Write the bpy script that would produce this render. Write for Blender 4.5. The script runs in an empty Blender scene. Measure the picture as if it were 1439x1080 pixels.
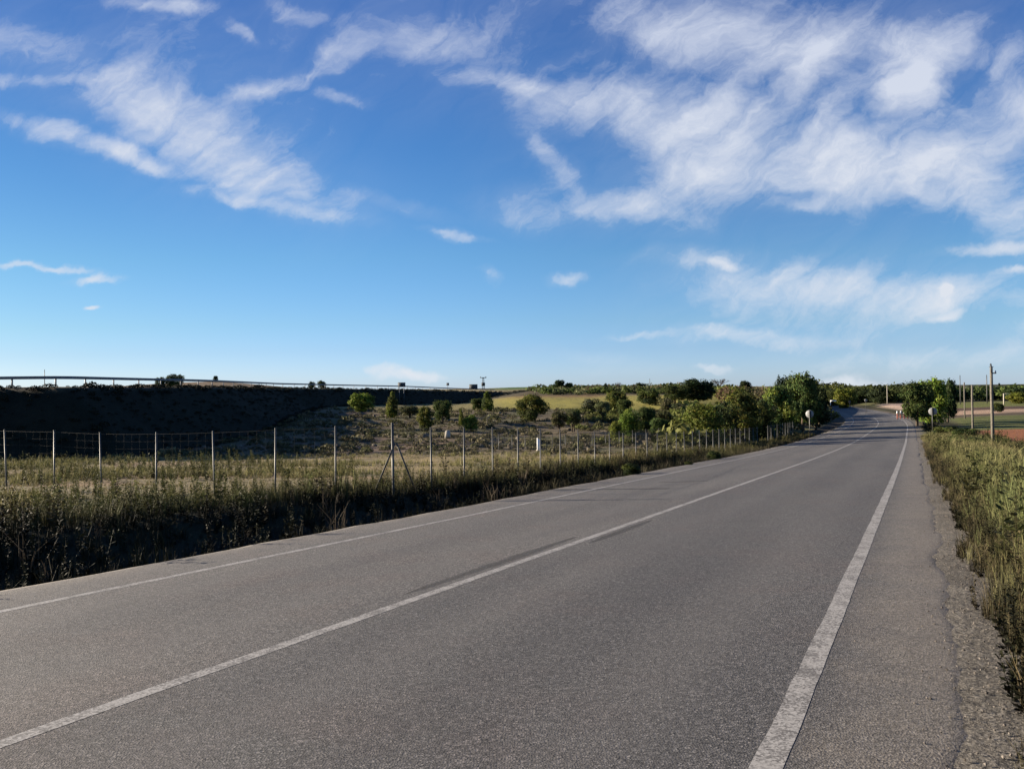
import bpy, math, random
import numpy as np
from mathutils import Matrix, Vector

rng = np.random.default_rng(7)
random.seed(7)
C = bpy.data.collections.new("Scene"); bpy.context.scene.collection.children.link(C)
R = math.radians

# ------------------------------------------------------------------ camera model (photo pixel <-> world point)
F, CX, CY = 1108.0, 719.5, 540.0
ROLL = R(0.7); HY = 547.0; PIT = math.atan((HY - CY) / F)
def unproject(px, py, Y):
    ur = (px - CX) / F; vr = -(py - CY) / F
    u = ur * math.cos(ROLL) + vr * math.sin(ROLL); v = -ur * math.sin(ROLL) + vr * math.cos(ROLL)
    d = np.array([u, math.cos(PIT) - v * math.sin(PIT), math.sin(PIT) + v * math.cos(PIT)])
    return d * (Y / d[1])

# ------------------------------------------------------------------ numeric noise
def vnoise(x, y, seed=0):
    xi = np.floor(x).astype(np.int64); yi = np.floor(y).astype(np.int64); fx = x - xi; fy = y - yi
    def h(a, b):
        n = (a * 374761393 + b * 668265263 + seed * 1442695041) & 0xFFFFFFFF
        n = ((n ^ (n >> 13)) * 1274126177) & 0xFFFFFFFF
        n = n ^ (n >> 16)
        return (n & 0xFFFF) / 65535.0
    fx = fx * fx * (3 - 2 * fx); fy = fy * fy * (3 - 2 * fy)
    return (h(xi, yi) * (1 - fx) + h(xi + 1, yi) * fx) * (1 - fy) + (h(xi, yi + 1) * (1 - fx) + h(xi + 1, yi + 1) * fx) * fy
def fbm(x, y, seed=0, o=4):
    t = 0; a = .5; n = 0
    for i in range(o):
        t = t + a * vnoise(x * 2 ** i + 17.3 * i, y * 2 ** i - 9.1 * i, seed + i); n += a; a *= .5
    return t / n
def sst(a, b, x):
    t = np.clip((x - a) / (b - a), 0, 1); return t * t * (3 - 2 * t)

# ------------------------------------------------------------------ road axis: heading, slope and crossfall along its length
SN = [-10, 15, 35, 50, 65, 80, 100, 125, 160, 200, 260]
PK = [-0.000121,-0.000303,-0.000203,0.000222,-0.000415,0.000245,-0.00027,-0.001812,-0.001509,-0.000893,-0.000868]
PG = [-0.042268,-0.042588,-0.044732,-0.039557,-0.032517,-0.025122,-0.018347,-0.012678,-0.009077,-0.008152,-0.00787]
PE = [0.047165,0.053583,0.045592,0.047513,0.047144,0.046565,0.045776,0.045219,0.045024,0.044797,0.044688]
DS = 0.5
RS = np.arange(-60, 420.1, DS); I0 = int(60 / DS)
_k = np.interp(RS, SN, PK); _g = np.interp(RS, SN, PG); RE_ = np.interp(RS, SN, PE)
_k[RS > 330] = 0; _g[RS > 300] = 0.0; _g[RS < -10] = -0.03
RH = np.cumsum(_k) * DS; RH = RH - RH[I0] + 0.478519
RX = np.cumsum(np.sin(RH)) * DS; RX += -4.61119 - RX[I0]
RY = np.cumsum(np.cos(RH)) * DS; RY -= RY[I0]
RZ = np.cumsum(_g) * DS; RZ += -1.544386 - RZ[I0]
WL, WR = -4.756, 4.42          # pavement edges, measured from the axis (right positive)
def road_point(s, w):
    f = np.interp
    h = f(s, RS, RH)
    return np.stack([f(s, RS, RX) + np.cos(h) * w, f(s, RS, RY) - np.sin(h) * w, f(s, RS, RZ) + f(s, RS, RE_) * w], -1)
def road_sw(X, Y):
    sh = X.shape; x = X.ravel(); y = Y.ravel(); n = len(x)
    s = np.zeros(n); w = np.zeros(n)
    sub = np.arange(0, len(RS), 4)
    for a in range(0, n, 20000):
        b = min(n, a + 20000)
        d = (x[a:b, None] - RX[sub]) ** 2 + (y[a:b, None] - RY[sub]) ** 2
        i = sub[np.argmin(d, 1)]
        for _ in range(2):
            dx = x[a:b] - RX[i]; dy = y[a:b] - RY[i]
            al = dx * np.sin(RH[i]) + dy * np.cos(RH[i])
            ss = RS[i] + al
            i = np.clip(np.round((ss - RS[0]) / DS).astype(int), 0, len(RS) - 1)
        dx = x[a:b] - RX[i]; dy = y[a:b] - RY[i]
        s[a:b] = RS[i] + dx * np.sin(RH[i]) + dy * np.cos(RH[i])
        w[a:b] = dx * np.cos(RH[i]) - dy * np.sin(RH[i])
    return s.reshape(sh), w.reshape(sh)

# ------------------------------------------------------------------ terrain height
TY = np.array([5, 15, 24, 34, 46, 52, 62, 75, 90, 110, 140, 170, 220, 350, 600, 1500, 5000.])
TT = np.array([-1.5, -.65, -.39, -.2207, -.072, .0275, .208, .343, .45, .65, 1.5])
TZ = np.array([
 [-1.9,-2.4,-2.8,-3.4,-4.00,-4.15,-4.2,-4.2,-4.2,-4.2,-4.1,-4.0,-3.8,-2.5, -1, 0, 0],
 [-1.9,-2.4,-2.8,-3.4,-4.00,-4.15,-4.2,-4.2,-4.2,-4.2,-4.1,-4.0,-3.8,-1.5,1.5, 0, 0],
 [-1.9,-2.4,-2.85,-3.4,-4.02,-4.18,-4.2,-4.2,-4.1,-4.0,-3.8,-3.4,-3.0,3.0,8.6, 3, 0],
 [-1.8,-2.4,-2.9,-3.4,-4.05,-4.20,-3.9,-3.3,-2.6,-2.2,-2.4,-2.7,-2.7,-0.6,1.5, 0, 0],
 [-1.8,-2.4,-2.9,-3.5,-4.05,-4.15,-3.8,-3.3,-2.9,-2.55,-2.7,-2.85,-2.4,-.4,.8, 0, 0],
 [-1.7,-2.3,-2.9,-3.5,-4.05,-4.20,-3.9,-3.45,-3.05,-2.65,-2.0,-1.6,-.65,.2,1.6, 1.5, 0],
 [-1.6,-2.2,-2.9,-3.4,-4.05,-4.30,-4.1,-3.75,-3.3,-2.85,-2.2,-1.7,-.5,-.1,.6, 0, 0],
 [-1.6,-2.2,-2.9,-3.4,-4.00,-4.30,-4.5,-4.8,-5.0,-4.8,-3.9,-3.0,-2.0,-1.0,0, -1, -1],
 [-1.6,-2.2,-2.8,-3.3,-3.8,-4.0,-4.3,-4.8,-5.2,-5.6,-5.8,-5.9,-5.6,-6.0,-5, -4, -4],
 [-1.5,-2.3,-3.0,-3.6,-4.0,-4.2,-4.3,-4.6,-4.8,-4.9,-5.0,-5.1,-5.3,-5.5,-6, -6, -6],
 [-1.3,-2.1,-2.9,-3.5,-4.0,-4.2,-4.4,-4.6,-4.8,-4.9,-5.0,-5.1,-5.3,-5.5,-6, -6, -6]])
def table(X, Y):
    y = np.clip(Y, 5, 5000); t = np.clip(X / y, TT[0], TT[-1]); ly = np.log(y)
    cols = np.stack([np.interp(ly, np.log(TY), TZ[i]) for i in range(len(TT))], 0)
    j = np.clip(np.searchsorted(TT, t) - 1, 0, len(TT) - 2)
    a = np.clip((t - TT[j]) / (TT[j + 1] - TT[j]), 0, 1); a = a * a * (3 - 2 * a)
    take = lambda q: np.take_along_axis(cols, q[None], 0)[0]
    return take(j) * (1 - a) + take(j + 1) * a
# crest of the motorway embankment (right-hand shoulder): x, y, z
CREST = np.array([[-210, 30, .9], [-110, 45, .75], [-50, 52.6, .6], [-30.5, 54.0, .6], [-30, 80, .65], [-32.5, 112, .62], [-28.5, 139, .5], [-21, 158, .3], [-13, 185, -.2], [-4, 213, -.6], [4, 236, -1.2], [9, 250, -2.4]], float)  # left-hand bend is invented, shaped to throw shade over the field
def embank(X, Y):
    best = np.full(X.shape, 1e9); z = np.zeros(X.shape); side = np.zeros(X.shape)
    for (a, b) in zip(CREST[:-1], CREST[1:]):
        d = b[:2] - a[:2]; L2 = d @ d
        t = np.clip(((X - a[0]) * d[0] + (Y - a[1]) * d[1]) / L2, 0, 1)
        px = a[0] + t * d[0]; py = a[1] + t * d[1]
        dd = np.hypot(X - px, Y - py)
        cr = (X - a[0]) * d[1] - (Y - a[1]) * d[0]     # >0: right of the crest
        m = dd < best - 1e-6
        best = np.where(m, dd, best); z = np.where(m, a[2] + t * (b[2] - a[2]), z); side = np.where(m, np.sign(cr), side)
    sd = best * side
    return sd, z
def ground_z(X, Y, detail=True):
    X = np.asarray(X, float); Y = np.asarray(Y, float)
    z = table(X, Y)
    if detail:
        # terraces on the dry slope
        amt = sst(50, 58, Y) * (1 - sst(100, 112, Y)) * sst(-.26, -.2, X / np.maximum(Y, 1)) * (1 - sst(.16, .24, X / np.maximum(Y, 1)))
        q = (z + 4.2 + .25 * (fbm(X * .08, Y * .08, 3) - .5)) / .42
        fr = q - np.floor(q)
        zt = (np.floor(q) + sst(.62, .98, fr)) * .42 - 4.2
        z = z + amt * .8 * (zt - z)
        z = z + (fbm(X * .5, Y * .5, 5) - .5) * .18 * sst(8, 30, Y) + (fbm(X * .06, Y * .06, 9, 3) - .5) * .5 * sst(30, 70, Y) * (1 - .7 * sst(.28, .34, X / np.maximum(Y, 1)))
    sd, ez = embank(X, Y)
    slope = .84
    e = np.where(sd > 0, ez - sd * slope, ez + 0 * sd) - np.maximum(0, -sd - 26) * .6
    e = e - .12 * np.exp(-np.abs(sd) / 1.0)
    if detail:
        e = e + (fbm(X * .25, Y * .25, 21) - .5) * .5 * sst(.5, 3, sd)
    z = np.maximum(z, e)
    s, w = road_sw(X, Y)
    sc = np.clip(s, -59, 400)
    rz = np.interp(sc, RS, RZ) + np.interp(sc, RS, RE_) * np.clip(w, -9, 8)
    dl = WL - w; dr = w - WR
    near = 1 - sst(8, 24, s); far = sst(26, 60, s)
    dc = 2.0 + 1.7 * near; hc = (.17 + .17 * near) * (1 - .8 * far)
    prof_l = -.05 - .36 * (1 - .6 * far) * sst(.05, .8, dl) + (hc + .41 * (1 - .6 * far)) * sst(.8, dc, dl) - hc * sst(dc, dc + 5, dl)
    prof_r = -.008 + .012 * sst(.1, .5, dr) - .04 * sst(.6, 1.5, dr) - .14 * sst(2.5, 5, dr)
    d = np.maximum(dl, dr)
    prof = np.where(dl > dr, prof_l, prof_r)
    if detail:
        prof = prof + (fbm(X * 1.3, Y * 1.3, 31) - .5) * .14 * sst(.2, 1.2, d)
    verge = rz + np.where(d < 0, np.where(dl > dr, -.12 + .07 * sst(-.6, 0, d), -.10 + .092 * sst(-.62, -.22, d)), prof)
    bw = 1 - sst(2.0, 9.0, d)
    bw = bw * (1 - sst(330, 400, s)) * sst(-59, -40, s)
    return z * (1 - bw) + verge * bw
def gz(x, y):
    return float(ground_z(np.array([x], float), np.array([y], float))[0])

# ------------------------------------------------------------------ mesh helpers
def mesh_np(name, V, Fq, mat, col=None, extra=None, smooth=False, parent=None, link=True):
    """V (n,3); Fq (m,k) faces with k vertices each; col (n,3) linear colours stored per vertex."""
    me = bpy.data.meshes.new(name)
    V = np.ascontiguousarray(V, np.float32); Fq = np.ascontiguousarray(Fq, np.int32)
    m, k = Fq.shape
    me.vertices.add(len(V)); me.vertices.foreach_set("co", V.ravel())
    me.loops.add(m * k); me.loops.foreach_set("vertex_index", Fq.ravel())
    me.polygons.add(m); me.polygons.foreach_set("loop_start", np.arange(0, m * k, k, dtype=np.int32))
    try: me.polygons.foreach_set("loop_total", np.full(m, k, np.int32))
    except Exception: pass
    me.update(calc_edges=True)
    if smooth: me.polygons.foreach_set("use_smooth", np.ones(m, bool))
    if col is not None:
        a = me.attributes.new("Col", 'FLOAT_COLOR', 'POINT')
        a.data.foreach_set("color", np.concatenate([col, np.ones((len(col), 1))], 1).astype(np.float32).ravel())
    if extra is not None:
        for nm, arr in extra.items():
            a = me.attributes.new(nm, 'FLOAT_VECTOR', 'POINT')
            a.data.foreach_set("vector", np.ascontiguousarray(arr, np.float32).ravel())
    me.materials.append(mat)
    if not link: return me
    o = bpy.data.objects.new(name, me); C.objects.link(o)
    if parent is not None: o.parent = parent
    return o
def obj(name, me, parent=None, loc=None, rot=None, scale=None):
    o = bpy.data.objects.new(name, me); C.objects.link(o)
    if parent is not None: o.parent = parent
    if loc is not None: o.location = loc
    if rot is not None: o.rotation_euler = rot
    if scale is not None: o.scale = scale
    return o
def tag(o, label=None, cat=None, group=None, kind=None):
    if label: o["label"] = label
    if cat: o["category"] = cat
    if group: o["group"] = group
    if kind: o["kind"] = kind
    return o
def thing(name, label, cat, loc, rz=0.0, group=None):
    o = bpy.data.objects.new(name, None); C.objects.link(o); o.empty_display_size = .3
    o.location = loc; o.rotation_euler = (0, 0, rz)
    return tag(o, label, cat, group)
class MB:
    """collects quads"""
    def __init__(s): s.v = []; s.f = []; s.n = 0
    def add(s, V, Fc):
        V = np.asarray(V, float); s.v.append(V); s.f.append(np.asarray(Fc, int) + s.n); s.n += len(V)
    def box(s, c, d, M=None, taper=1.0):
        x, y, z = [q / 2 for q in d]
        V = np.array([[-x, -y, -z], [x, -y, -z], [x, y, -z], [-x, y, -z], [-x * taper, -y * taper, z], [x * taper, -y * taper, z], [x * taper, y * taper, z], [-x * taper, y * taper, z]])
        if M is not None: V = V @ np.array(M).T
        s.add(V + np.array(c), [[0, 3, 2, 1], [4, 5, 6, 7], [0, 1, 5, 4], [1, 2, 6, 5], [2, 3, 7, 6], [3, 0, 4, 7]])
    def tube(s, pts, rad, n=8, cap=True):
        pts = np.asarray(pts, float); m = len(pts); rad = np.broadcast_to(rad, (m,))
        T = np.gradient(pts, axis=0); T /= np.linalg.norm(T, axis=1)[:, None] + 1e-12
        up = np.array([0, 0, 1.]) if abs(T[0][2]) < .9 else np.array([1., 0, 0])
        V = []
        for i in range(m):
            a = np.cross(T[i], up); a /= np.linalg.norm(a) + 1e-12; b = np.cross(T[i], a)
            th = np.arange(n) * 2 * math.pi / n
            V.append(pts[i] + rad[i] * (np.cos(th)[:, None] * a + np.sin(th)[:, None] * b))
        V = np.concatenate(V); Fc = []
        for i in range(m - 1):
            for j in range(n):
                k = (j + 1) % n
                Fc.append([i * n + j, i * n + k, (i + 1) * n + k, (i + 1) * n + j])
        if cap:
            V = np.concatenate([V, pts[:1], pts[-1:]]); c0 = m * n; c1 = c0 + 1
            for j in range(0, n, 2):
                Fc.append([c0, (j + 2) % n, j + 1, j]); Fc.append([c1, (m - 1) * n + j, (m - 1) * n + j + 1, (m - 1) * n + (j + 2) % n])
        s.add(V, Fc)
    def disc(s, c, r, t, n=24, axis_y=True):
        th = np.arange(n) * 2 * math.pi / n
        ring = np.stack([np.cos(th) * r, np.zeros(n), np.sin(th) * r], 1)
        ring2 = ring * .985
        V = np.concatenate([ring2 + [0, -t / 2, 0], ring + [0, -t / 4, 0], ring + [0, t / 4, 0], ring2 + [0, t / 2, 0], [[0, -t / 2, 0]], [[0, t / 2, 0]]]) + np.array(c)
        Fc = []
        for q in range(3):
            for j in range(n):
                k = (j + 1) % n; Fc.append([q * n + j, q * n + k, (q + 1) * n + k, (q + 1) * n + j])
        for j in range(0, n, 2):
            k = (j + 1) % n; l = (j + 2) % n
            Fc.append([4 * n, l, k, j]); Fc.append([4 * n + 1, 3 * n + j, 3 * n + k, 3 * n + l])
        s.add(V, Fc)
    def mesh(s, name, mat, smooth=False):
        return mesh_np(name, np.concatenate(s.v), np.concatenate(s.f), mat, smooth=smooth, link=False)
    def build(s, name, mat, parent=None, smooth=False, **k):
        return obj(name, s.mesh(name, mat, smooth), parent, **k)

# ------------------------------------------------------------------ materials
def newmat(name):
    m = bpy.data.materials.new(name); m.use_nodes = True
    nt = m.node_tree; nt.nodes.clear()
    out = nt.nodes.new("ShaderNodeOutputMaterial"); b = nt.nodes.new("ShaderNodeBsdfPrincipled")
    nt.links.new(b.outputs[0], out.inputs[0]); b.inputs["Roughness"].default_value = .8
    b.inputs["Specular IOR Level"].default_value = .25
    return m, nt, b, out
class NT:
    def __init__(s, nt): s.nt = nt
    def n(s, t, **k):
        nd = s.nt.nodes.new(t)
        for a, v in k.items():
            if hasattr(nd, a): setattr(nd, a, v)
        return nd
    def l(s, a, b): s.nt.links.new(a, b)
    def math(s, op, a, b=None, clamp=False):
        nd = s.n("ShaderNodeMath", operation=op, use_clamp=clamp)
        for i, q in enumerate((a, b)):
            if q is None: continue
            if isinstance(q, (int, float)): nd.inputs[i].default_value = q
            else: s.l(q, nd.inputs[i])
        return nd.outputs[0]
    def noise(s, vec, scale, detail=4, rough=.55, dist=0.0):
        nd = s.n("ShaderNodeTexNoise"); nd.inputs["Scale"].default_value = scale; nd.inputs["Detail"].default_value = detail
        nd.inputs["Roughness"].default_value = rough; nd.inputs["Distortion"].default_value = dist
        if vec is not None: s.l(vec, nd.inputs["Vector"])
        return nd
    def maprange(s, v, a, b, c=0.0, d=1.0, smooth=False):
        nd = s.n("ShaderNodeMapRange"); nd.clamp = True
        if smooth: nd.interpolation_type = 'SMOOTHSTEP'
        s.l(v, nd.inputs[0])
        for i, q in enumerate((a, b, c, d)): nd.inputs[1 + i].default_value = q
        return nd.outputs[0]
    def mix(s, fac, a, b, blend='MIX'):
        nd = s.n("ShaderNodeMix", data_type='RGBA', blend_type=blend)
        for sock, q in ((nd.inputs[0], fac), (nd.inputs[6], a), (nd.inputs[7], b)):
            if isinstance(q, (int, float)): sock.default_value = q
            elif isinstance(q, tuple): sock.default_value = (*q, 1)
            else: s.l(q, sock)
        return nd.outputs[2]
def mat_plain(name, col, rough=.7, var=.25, scale=6.0, metal=0.0, col2=None, bump=0.0):
    m, nt, b, _ = newmat(name); g = NT(nt)
    tc = g.n("ShaderNodeTexCoord"); nz = g.noise(tc.outputs["Object"], scale, 5, .6)
    c2 = col2 or tuple(q * (1 - var) for q in col)
    g.l(g.mix(g.maprange(nz.outputs["Fac"], .35, .65), col, c2), b.inputs["Base Color"])
    b.inputs["Roughness"].default_value = rough; b.inputs["Metallic"].default_value = metal
    if bump:
        bp = g.n("ShaderNodeBump"); bp.inputs["Strength"].default_value = bump; bp.inputs["Distance"].default_value = .02
        g.l(nz.outputs["Fac"], bp.inputs["Height"]); g.l(bp.outputs[0], b.inputs["Normal"])
    return m
def mat_leaf(name, transl=.2, rough=.65, gain=1.0):
    m, nt, b, out = newmat(name); g = NT(nt)
    at = g.n("ShaderNodeAttribute", attribute_name="Col")
    oi = g.n("ShaderNodeObjectInfo")
    hv = g.n("ShaderNodeHueSaturation"); g.l(at.outputs["Color"], hv.inputs["Color"])
    g.l(g.maprange(oi.outputs["Random"], 0, 1, .475, .52), hv.inputs["Hue"])
    g.l(g.maprange(oi.outputs["Random"], 0, 1, .64 * gain, .88 * gain), hv.inputs["Value"])
    g.l(hv.outputs[0], b.inputs["Base Color"]); b.inputs["Roughness"].default_value = rough
    b.inputs["Specular IOR Level"].default_value = .06
    if transl > 0:
        tr = g.n("ShaderNodeBsdfTranslucent"); g.l(hv.outputs[0], tr.inputs["Color"])
        mx = g.n("ShaderNodeMixShader"); mx.inputs[0].default_value = transl
        g.l(b.outputs[0], mx.inputs[1]); g.l(tr.outputs[0], mx.inputs[2]); g.l(mx.outputs[0], out.inputs[0])
    return m
M_leaf = mat_leaf("leaf", .30, .7, 1.32)
M_weed = mat_leaf("weed", .05)
M_grass = mat_leaf("grass", .2)
M_bark = mat_plain("bark", (.09, .065, .045), .9, .5, 14, bump=.4)
M_steel = mat_plain("galvanised_steel", (.085, .084, .079), .5, .3, 10, metal=.3)
M_wire = mat_plain("wire", (.07, .07, .065), .5, .2, 4, metal=.3)
M_rail = mat_plain("guard_rail_steel", (.16, .17, .18), .55, .3, 2, metal=.4)
M_dark = mat_plain("dark_metal", (.05, .055, .06), .6, .3, 5)
M_signback = mat_plain("sign_back", (.25, .25, .245), .45, .12, 5)
M_white = mat_plain("white_paint", (.8, .79, .76), .6, .12, 6)
M_wood = mat_plain("weathered_wood", (.15, .135, .108), .85, .45, 12, bump=.3)
M_rust = mat_plain("red_brown_paint", (.28, .10, .07), .7, .3, 9)
M_stone = mat_plain("pale_stone", (.42, .38, .31), .9, .35, 3, bump=.5)
M_rock = mat_leaf("rock", 0, .95)

# asphalt
def asphalt():
    m, nt, b, _ = newmat("asphalt"); g = NT(nt)
    tc = g.n("ShaderNodeTexCoord"); P = tc.outputs["Object"]
    sw = g.n("ShaderNodeAttribute", attribute_name="sw"); sx = g.n("ShaderNodeSeparateXYZ"); g.l(sw.outputs["Vector"], sx.inputs[0])
    s_, w_ = sx.outputs[0], sx.outputs[1]
    v = g.n("ShaderNodeTexVoronoi"); v.inputs["Scale"].default_value = 88; g.l(P, v.inputs["Vector"])
    wn = g.n("ShaderNodeSeparateColor"); g.l(v.outputs["Color"], wn.inputs[0])
    fine = g.noise(P, 160, 3, .7)
    gr = g.math('ADD', g.math('MULTIPLY', wn.outputs[0], .62), g.math('MULTIPLY', fine.outputs["Fac"], .38))
    ramp = g.n("ShaderNodeValToRGB"); g.l(gr, ramp.inputs[0])
    cr = ramp.color_ramp
    cr.elements[0].position = .16; cr.elements[0].color = (.024, .0236, .0233, 1)
    cr.elements[1].position = .84; cr.elements[1].color = (.20, .19, .181, 1)
    e = cr.elements.new(.46); e.color = (.066, .0642, .0626, 1)
    e = cr.elements.new(.68); e.color = (.097, .0935, .0905, 1)
    col = ramp.outputs[0]
    # broad patches stretched along the road
    cx = g.n("ShaderNodeCombineXYZ"); g.l(g.math('MULTIPLY', s_, .12), cx.inputs[0]); g.l(g.math('MULTIPLY', w_, .8), cx.inputs[1])
    big = g.noise(cx.outputs[0], 1.0, 5, .6)
    pat = g.noise(P, .9, 4, .6)
    col = g.mix(1.0, col, g.mix(g.maprange(big.outputs["Fac"], .3, .7), (.80, .80, .82), (1.2, 1.18, 1.14)), 'MULTIPLY')
    col = g.mix(g.maprange(pat.outputs["Fac"], .5, .75, 0, .55), col, g.mix(1.0, col, (1.08, .93, .89), 'MULTIPLY'))
    # left lane older and paler, right lane darker
    lane = g.maprange(w_, -.4, .4, 0, 1)
    col = g.mix(1.0, col, g.mix(lane, (1.07, 1.045, 1.02), (.92, .915, .915), ), 'MULTIPLY')
    # polished wheel paths
    def band(c, hw):
        return g.maprange(g.math('ABSOLUTE', g.math('SUBTRACT', w_, c)), 0, hw, 1, 0, True)
    wp = g.math('ADD', g.math('ADD', band(-2.75, .55), band(-.95, .5)), g.math('ADD', band(.95, .5), band(2.7, .55)), True)
    col = g.mix(g.math('MULTIPLY', wp, .22), col, (.105, .098, .092))
    # oil-darkened strip down the middle of each lane, scattered stains and fine cracks
    oil = g.math('MULTIPLY', g.math('ADD', band(-1.85, .5), band(1.8, .5), True), g.maprange(big.outputs["Fac"], .35, .65, .05, .30))
    col = g.mix(oil, col, (.045, .043, .042))
    stn = g.noise(P, .55, 3, .5, 1.0)
    col = g.mix(g.maprange(stn.outputs["Fac"], .66, .74, 0, .35, True), col, (.04, .038, .037))
    crk = g.n("ShaderNodeTexVoronoi", feature='DISTANCE_TO_EDGE'); crk.inputs["Scale"].default_value = .33
    wob = g.n("ShaderNodeVectorMath", operation='SCALE'); g.l(g.noise(P, 1.7, 5, .7).outputs["Color"], wob.inputs[0]); wob.inputs["Scale"].default_value = 1.3
    wo2 = g.n("ShaderNodeVectorMath", operation='ADD'); g.l(P, wo2.inputs[0]); g.l(wob.outputs[0], wo2.inputs[1]); g.l(wo2.outputs[0], crk.inputs["Vector"])
    ck = g.math('MULTIPLY', g.maprange(crk.outputs["Distance"], .0, .0035, .55, 0), g.maprange(pat.outputs["Fac"], .50, .60, 0, 1))
    col = g.mix(ck, col, (.025, .024, .023))
    # dusty, gravelly margins
    nzs = g.noise(P, 2.2, 5, .65)
    er = g.math('ADD', w_, g.math('MULTIPLY', g.math('SUBTRACT', nzs.outputs["Fac"], .5), 1.1))
    dust_r = g.maprange(er, 3.45, 4.3, 0, 1, True)
    dust_l = g.maprange(er, -4.0, -4.7, 0, 1, True)
    sand = g.mix(1.0, g.mix(gr, (.05, .043, .034), (.265, .235, .195)), g.mix(nzs.outputs["Fac"], (.8, .8, .8), (1.2, 1.15, 1.1)), 'MULTIPLY')
    col = g.mix(g.math('MULTIPLY', dust_r, .75), col, sand)
    col = g.mix(g.math('MULTIPLY', dust_l, .45), col, sand)
    shoulder = g.math('ADD', g.maprange(w_, 3.55, 3.75, 0, .35), g.maprange(w_, -3.6, -3.75, 0, .3))
    col = g.mix(shoulder, col, g.mix(gr, (.04, .036, .031), (.225, .206, .182)))
    g.l(col, b.inputs["Base Color"])
    b.inputs["Roughness"].default_value = .85; b.inputs["Specular IOR Level"].default_value = .3
    bp = g.n("ShaderNodeBump"); bp.inputs["Strength"].default_value = .55; bp.inputs["Distance"].default_value = .006
    g.l(g.math('ADD', v.outputs["Distance"], fine.outputs["Fac"]), bp.inputs["Height"]); g.l(bp.outputs[0], b.inputs["Normal"])
    return m
def paint():
    m, nt, b, out = newmat("road_paint"); g = NT(nt)
    tc = g.n("ShaderNodeTexCoord"); P = tc.outputs["Object"]
    v = g.n("ShaderNodeTexVoronoi"); v.inputs["Scale"].default_value = 88; g.l(P, v.inputs["Vector"])
    wn = g.n("ShaderNodeSeparateColor"); g.l(v.outputs["Color"], wn.inputs[0])
    n1 = g.noise(P, 5, 5, .7); n2 = g.noise(P, 120, 2, .6)
    wear = g.math('ADD', g.math('MULTIPLY', n1.outputs["Fac"], .6), g.math('ADD', g.math('MULTIPLY', wn.outputs[0], .22), g.math('MULTIPLY', n2.outputs["Fac"], .18)))
    col = g.mix(g.maprange(wear, .44, .60), g.mix(wn.outputs[0], (.30, .288, .27), (.22, .212, .20)), (.10, .094, .088))
    g.l(col, b.inputs["Base Color"]); b.inputs["Roughness"].default_value = .75
    return m
M_asph = asphalt(); M_paint = paint()
def tar():
    m, nt, b, out = newmat("tar"); g = NT(nt)
    tc = g.n("ShaderNodeTexCoord"); n1 = g.noise(tc.outputs["Object"], 60, 3, .7); n2 = g.noise(tc.outputs["Object"], 1.5, 4, .6)
    g.l(g.mix(g.maprange(n1.outputs["Fac"], .3, .7), (.03, .03, .03), (.085, .08, .076)), b.inputs["Base Color"])
    tr = g.n("ShaderNodeBsdfTransparent"); mx = g.n("ShaderNodeMixShader")
    sw = g.n("ShaderNodeAttribute", attribute_name="sw"); sx = g.n("ShaderNodeSeparateXYZ"); g.l(sw.outputs["Vector"], sx.inputs[0])
    a = g.maprange(g.math('ADD', sx.outputs[2], g.math('MULTIPLY', g.math('SUBTRACT', n2.outputs["Fac"], .5), .8)), .0, .7, 0, .48, True)
    g.l(a, mx.inputs[0]); g.l(tr.outputs[0], mx.inputs[1]); g.l(b.outputs[0], mx.inputs[2]); g.l(mx.outputs[0], out.inputs[0])
    return m
M_tar = tar()
def ground_mat():
    m, nt, b, _ = newmat("ground"); g = NT(nt)
    tc = g.n("ShaderNodeTexCoord"); P = tc.outputs["Object"]
    at = g.n("ShaderNodeAttribute", attribute_name="Col")
    n1 = g.noise(P, 1.6, 6, .65); n2 = g.noise(P, 14, 5, .7); n3 = g.noise(P, .22, 4, .6)
    f = g.math('ADD', g.math('MULTIPLY', n1.outputs["Fac"], .4), g.math('ADD', g.math('MULTIPLY', n2.outputs["Fac"], .4), g.math('MULTIPLY', n3.outputs["Fac"], .2)))
    k = g.maprange(f, .36, .64, .42, 1.08)
    vo = g.n("ShaderNodeTexVoronoi"); vo.inputs["Scale"].default_value = 85; g.l(P, vo.inputs["Vector"])
    vc = g.n("ShaderNodeSeparateColor"); g.l(vo.outputs["Color"], vc.inputs[0])
    k = g.math('MULTIPLY', k, g.math('ADD', .58, g.math('MULTIPLY', g.math('POWER', vc.outputs[0], 1.5), 1.05)))
    mul = g.n("ShaderNodeVectorMath", operation='SCALE'); g.l(at.outputs["Color"], mul.inputs[0]); g.l(k, mul.inputs["Scale"])
    g.l(mul.outputs[0], b.inputs["Base Color"]); b.inputs["Roughness"].default_value = .95; b.inputs["Specular IOR Level"].default_value = .1
    bp = g.n("ShaderNodeBump"); bp.inputs["Strength"].default_value = .7; bp.inputs["Distance"].default_value = .08
    g.l(f, bp.inputs["Height"]); g.l(bp.outputs[0], b.inputs["Normal"])
    return m
M_ground = ground_mat()

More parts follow.
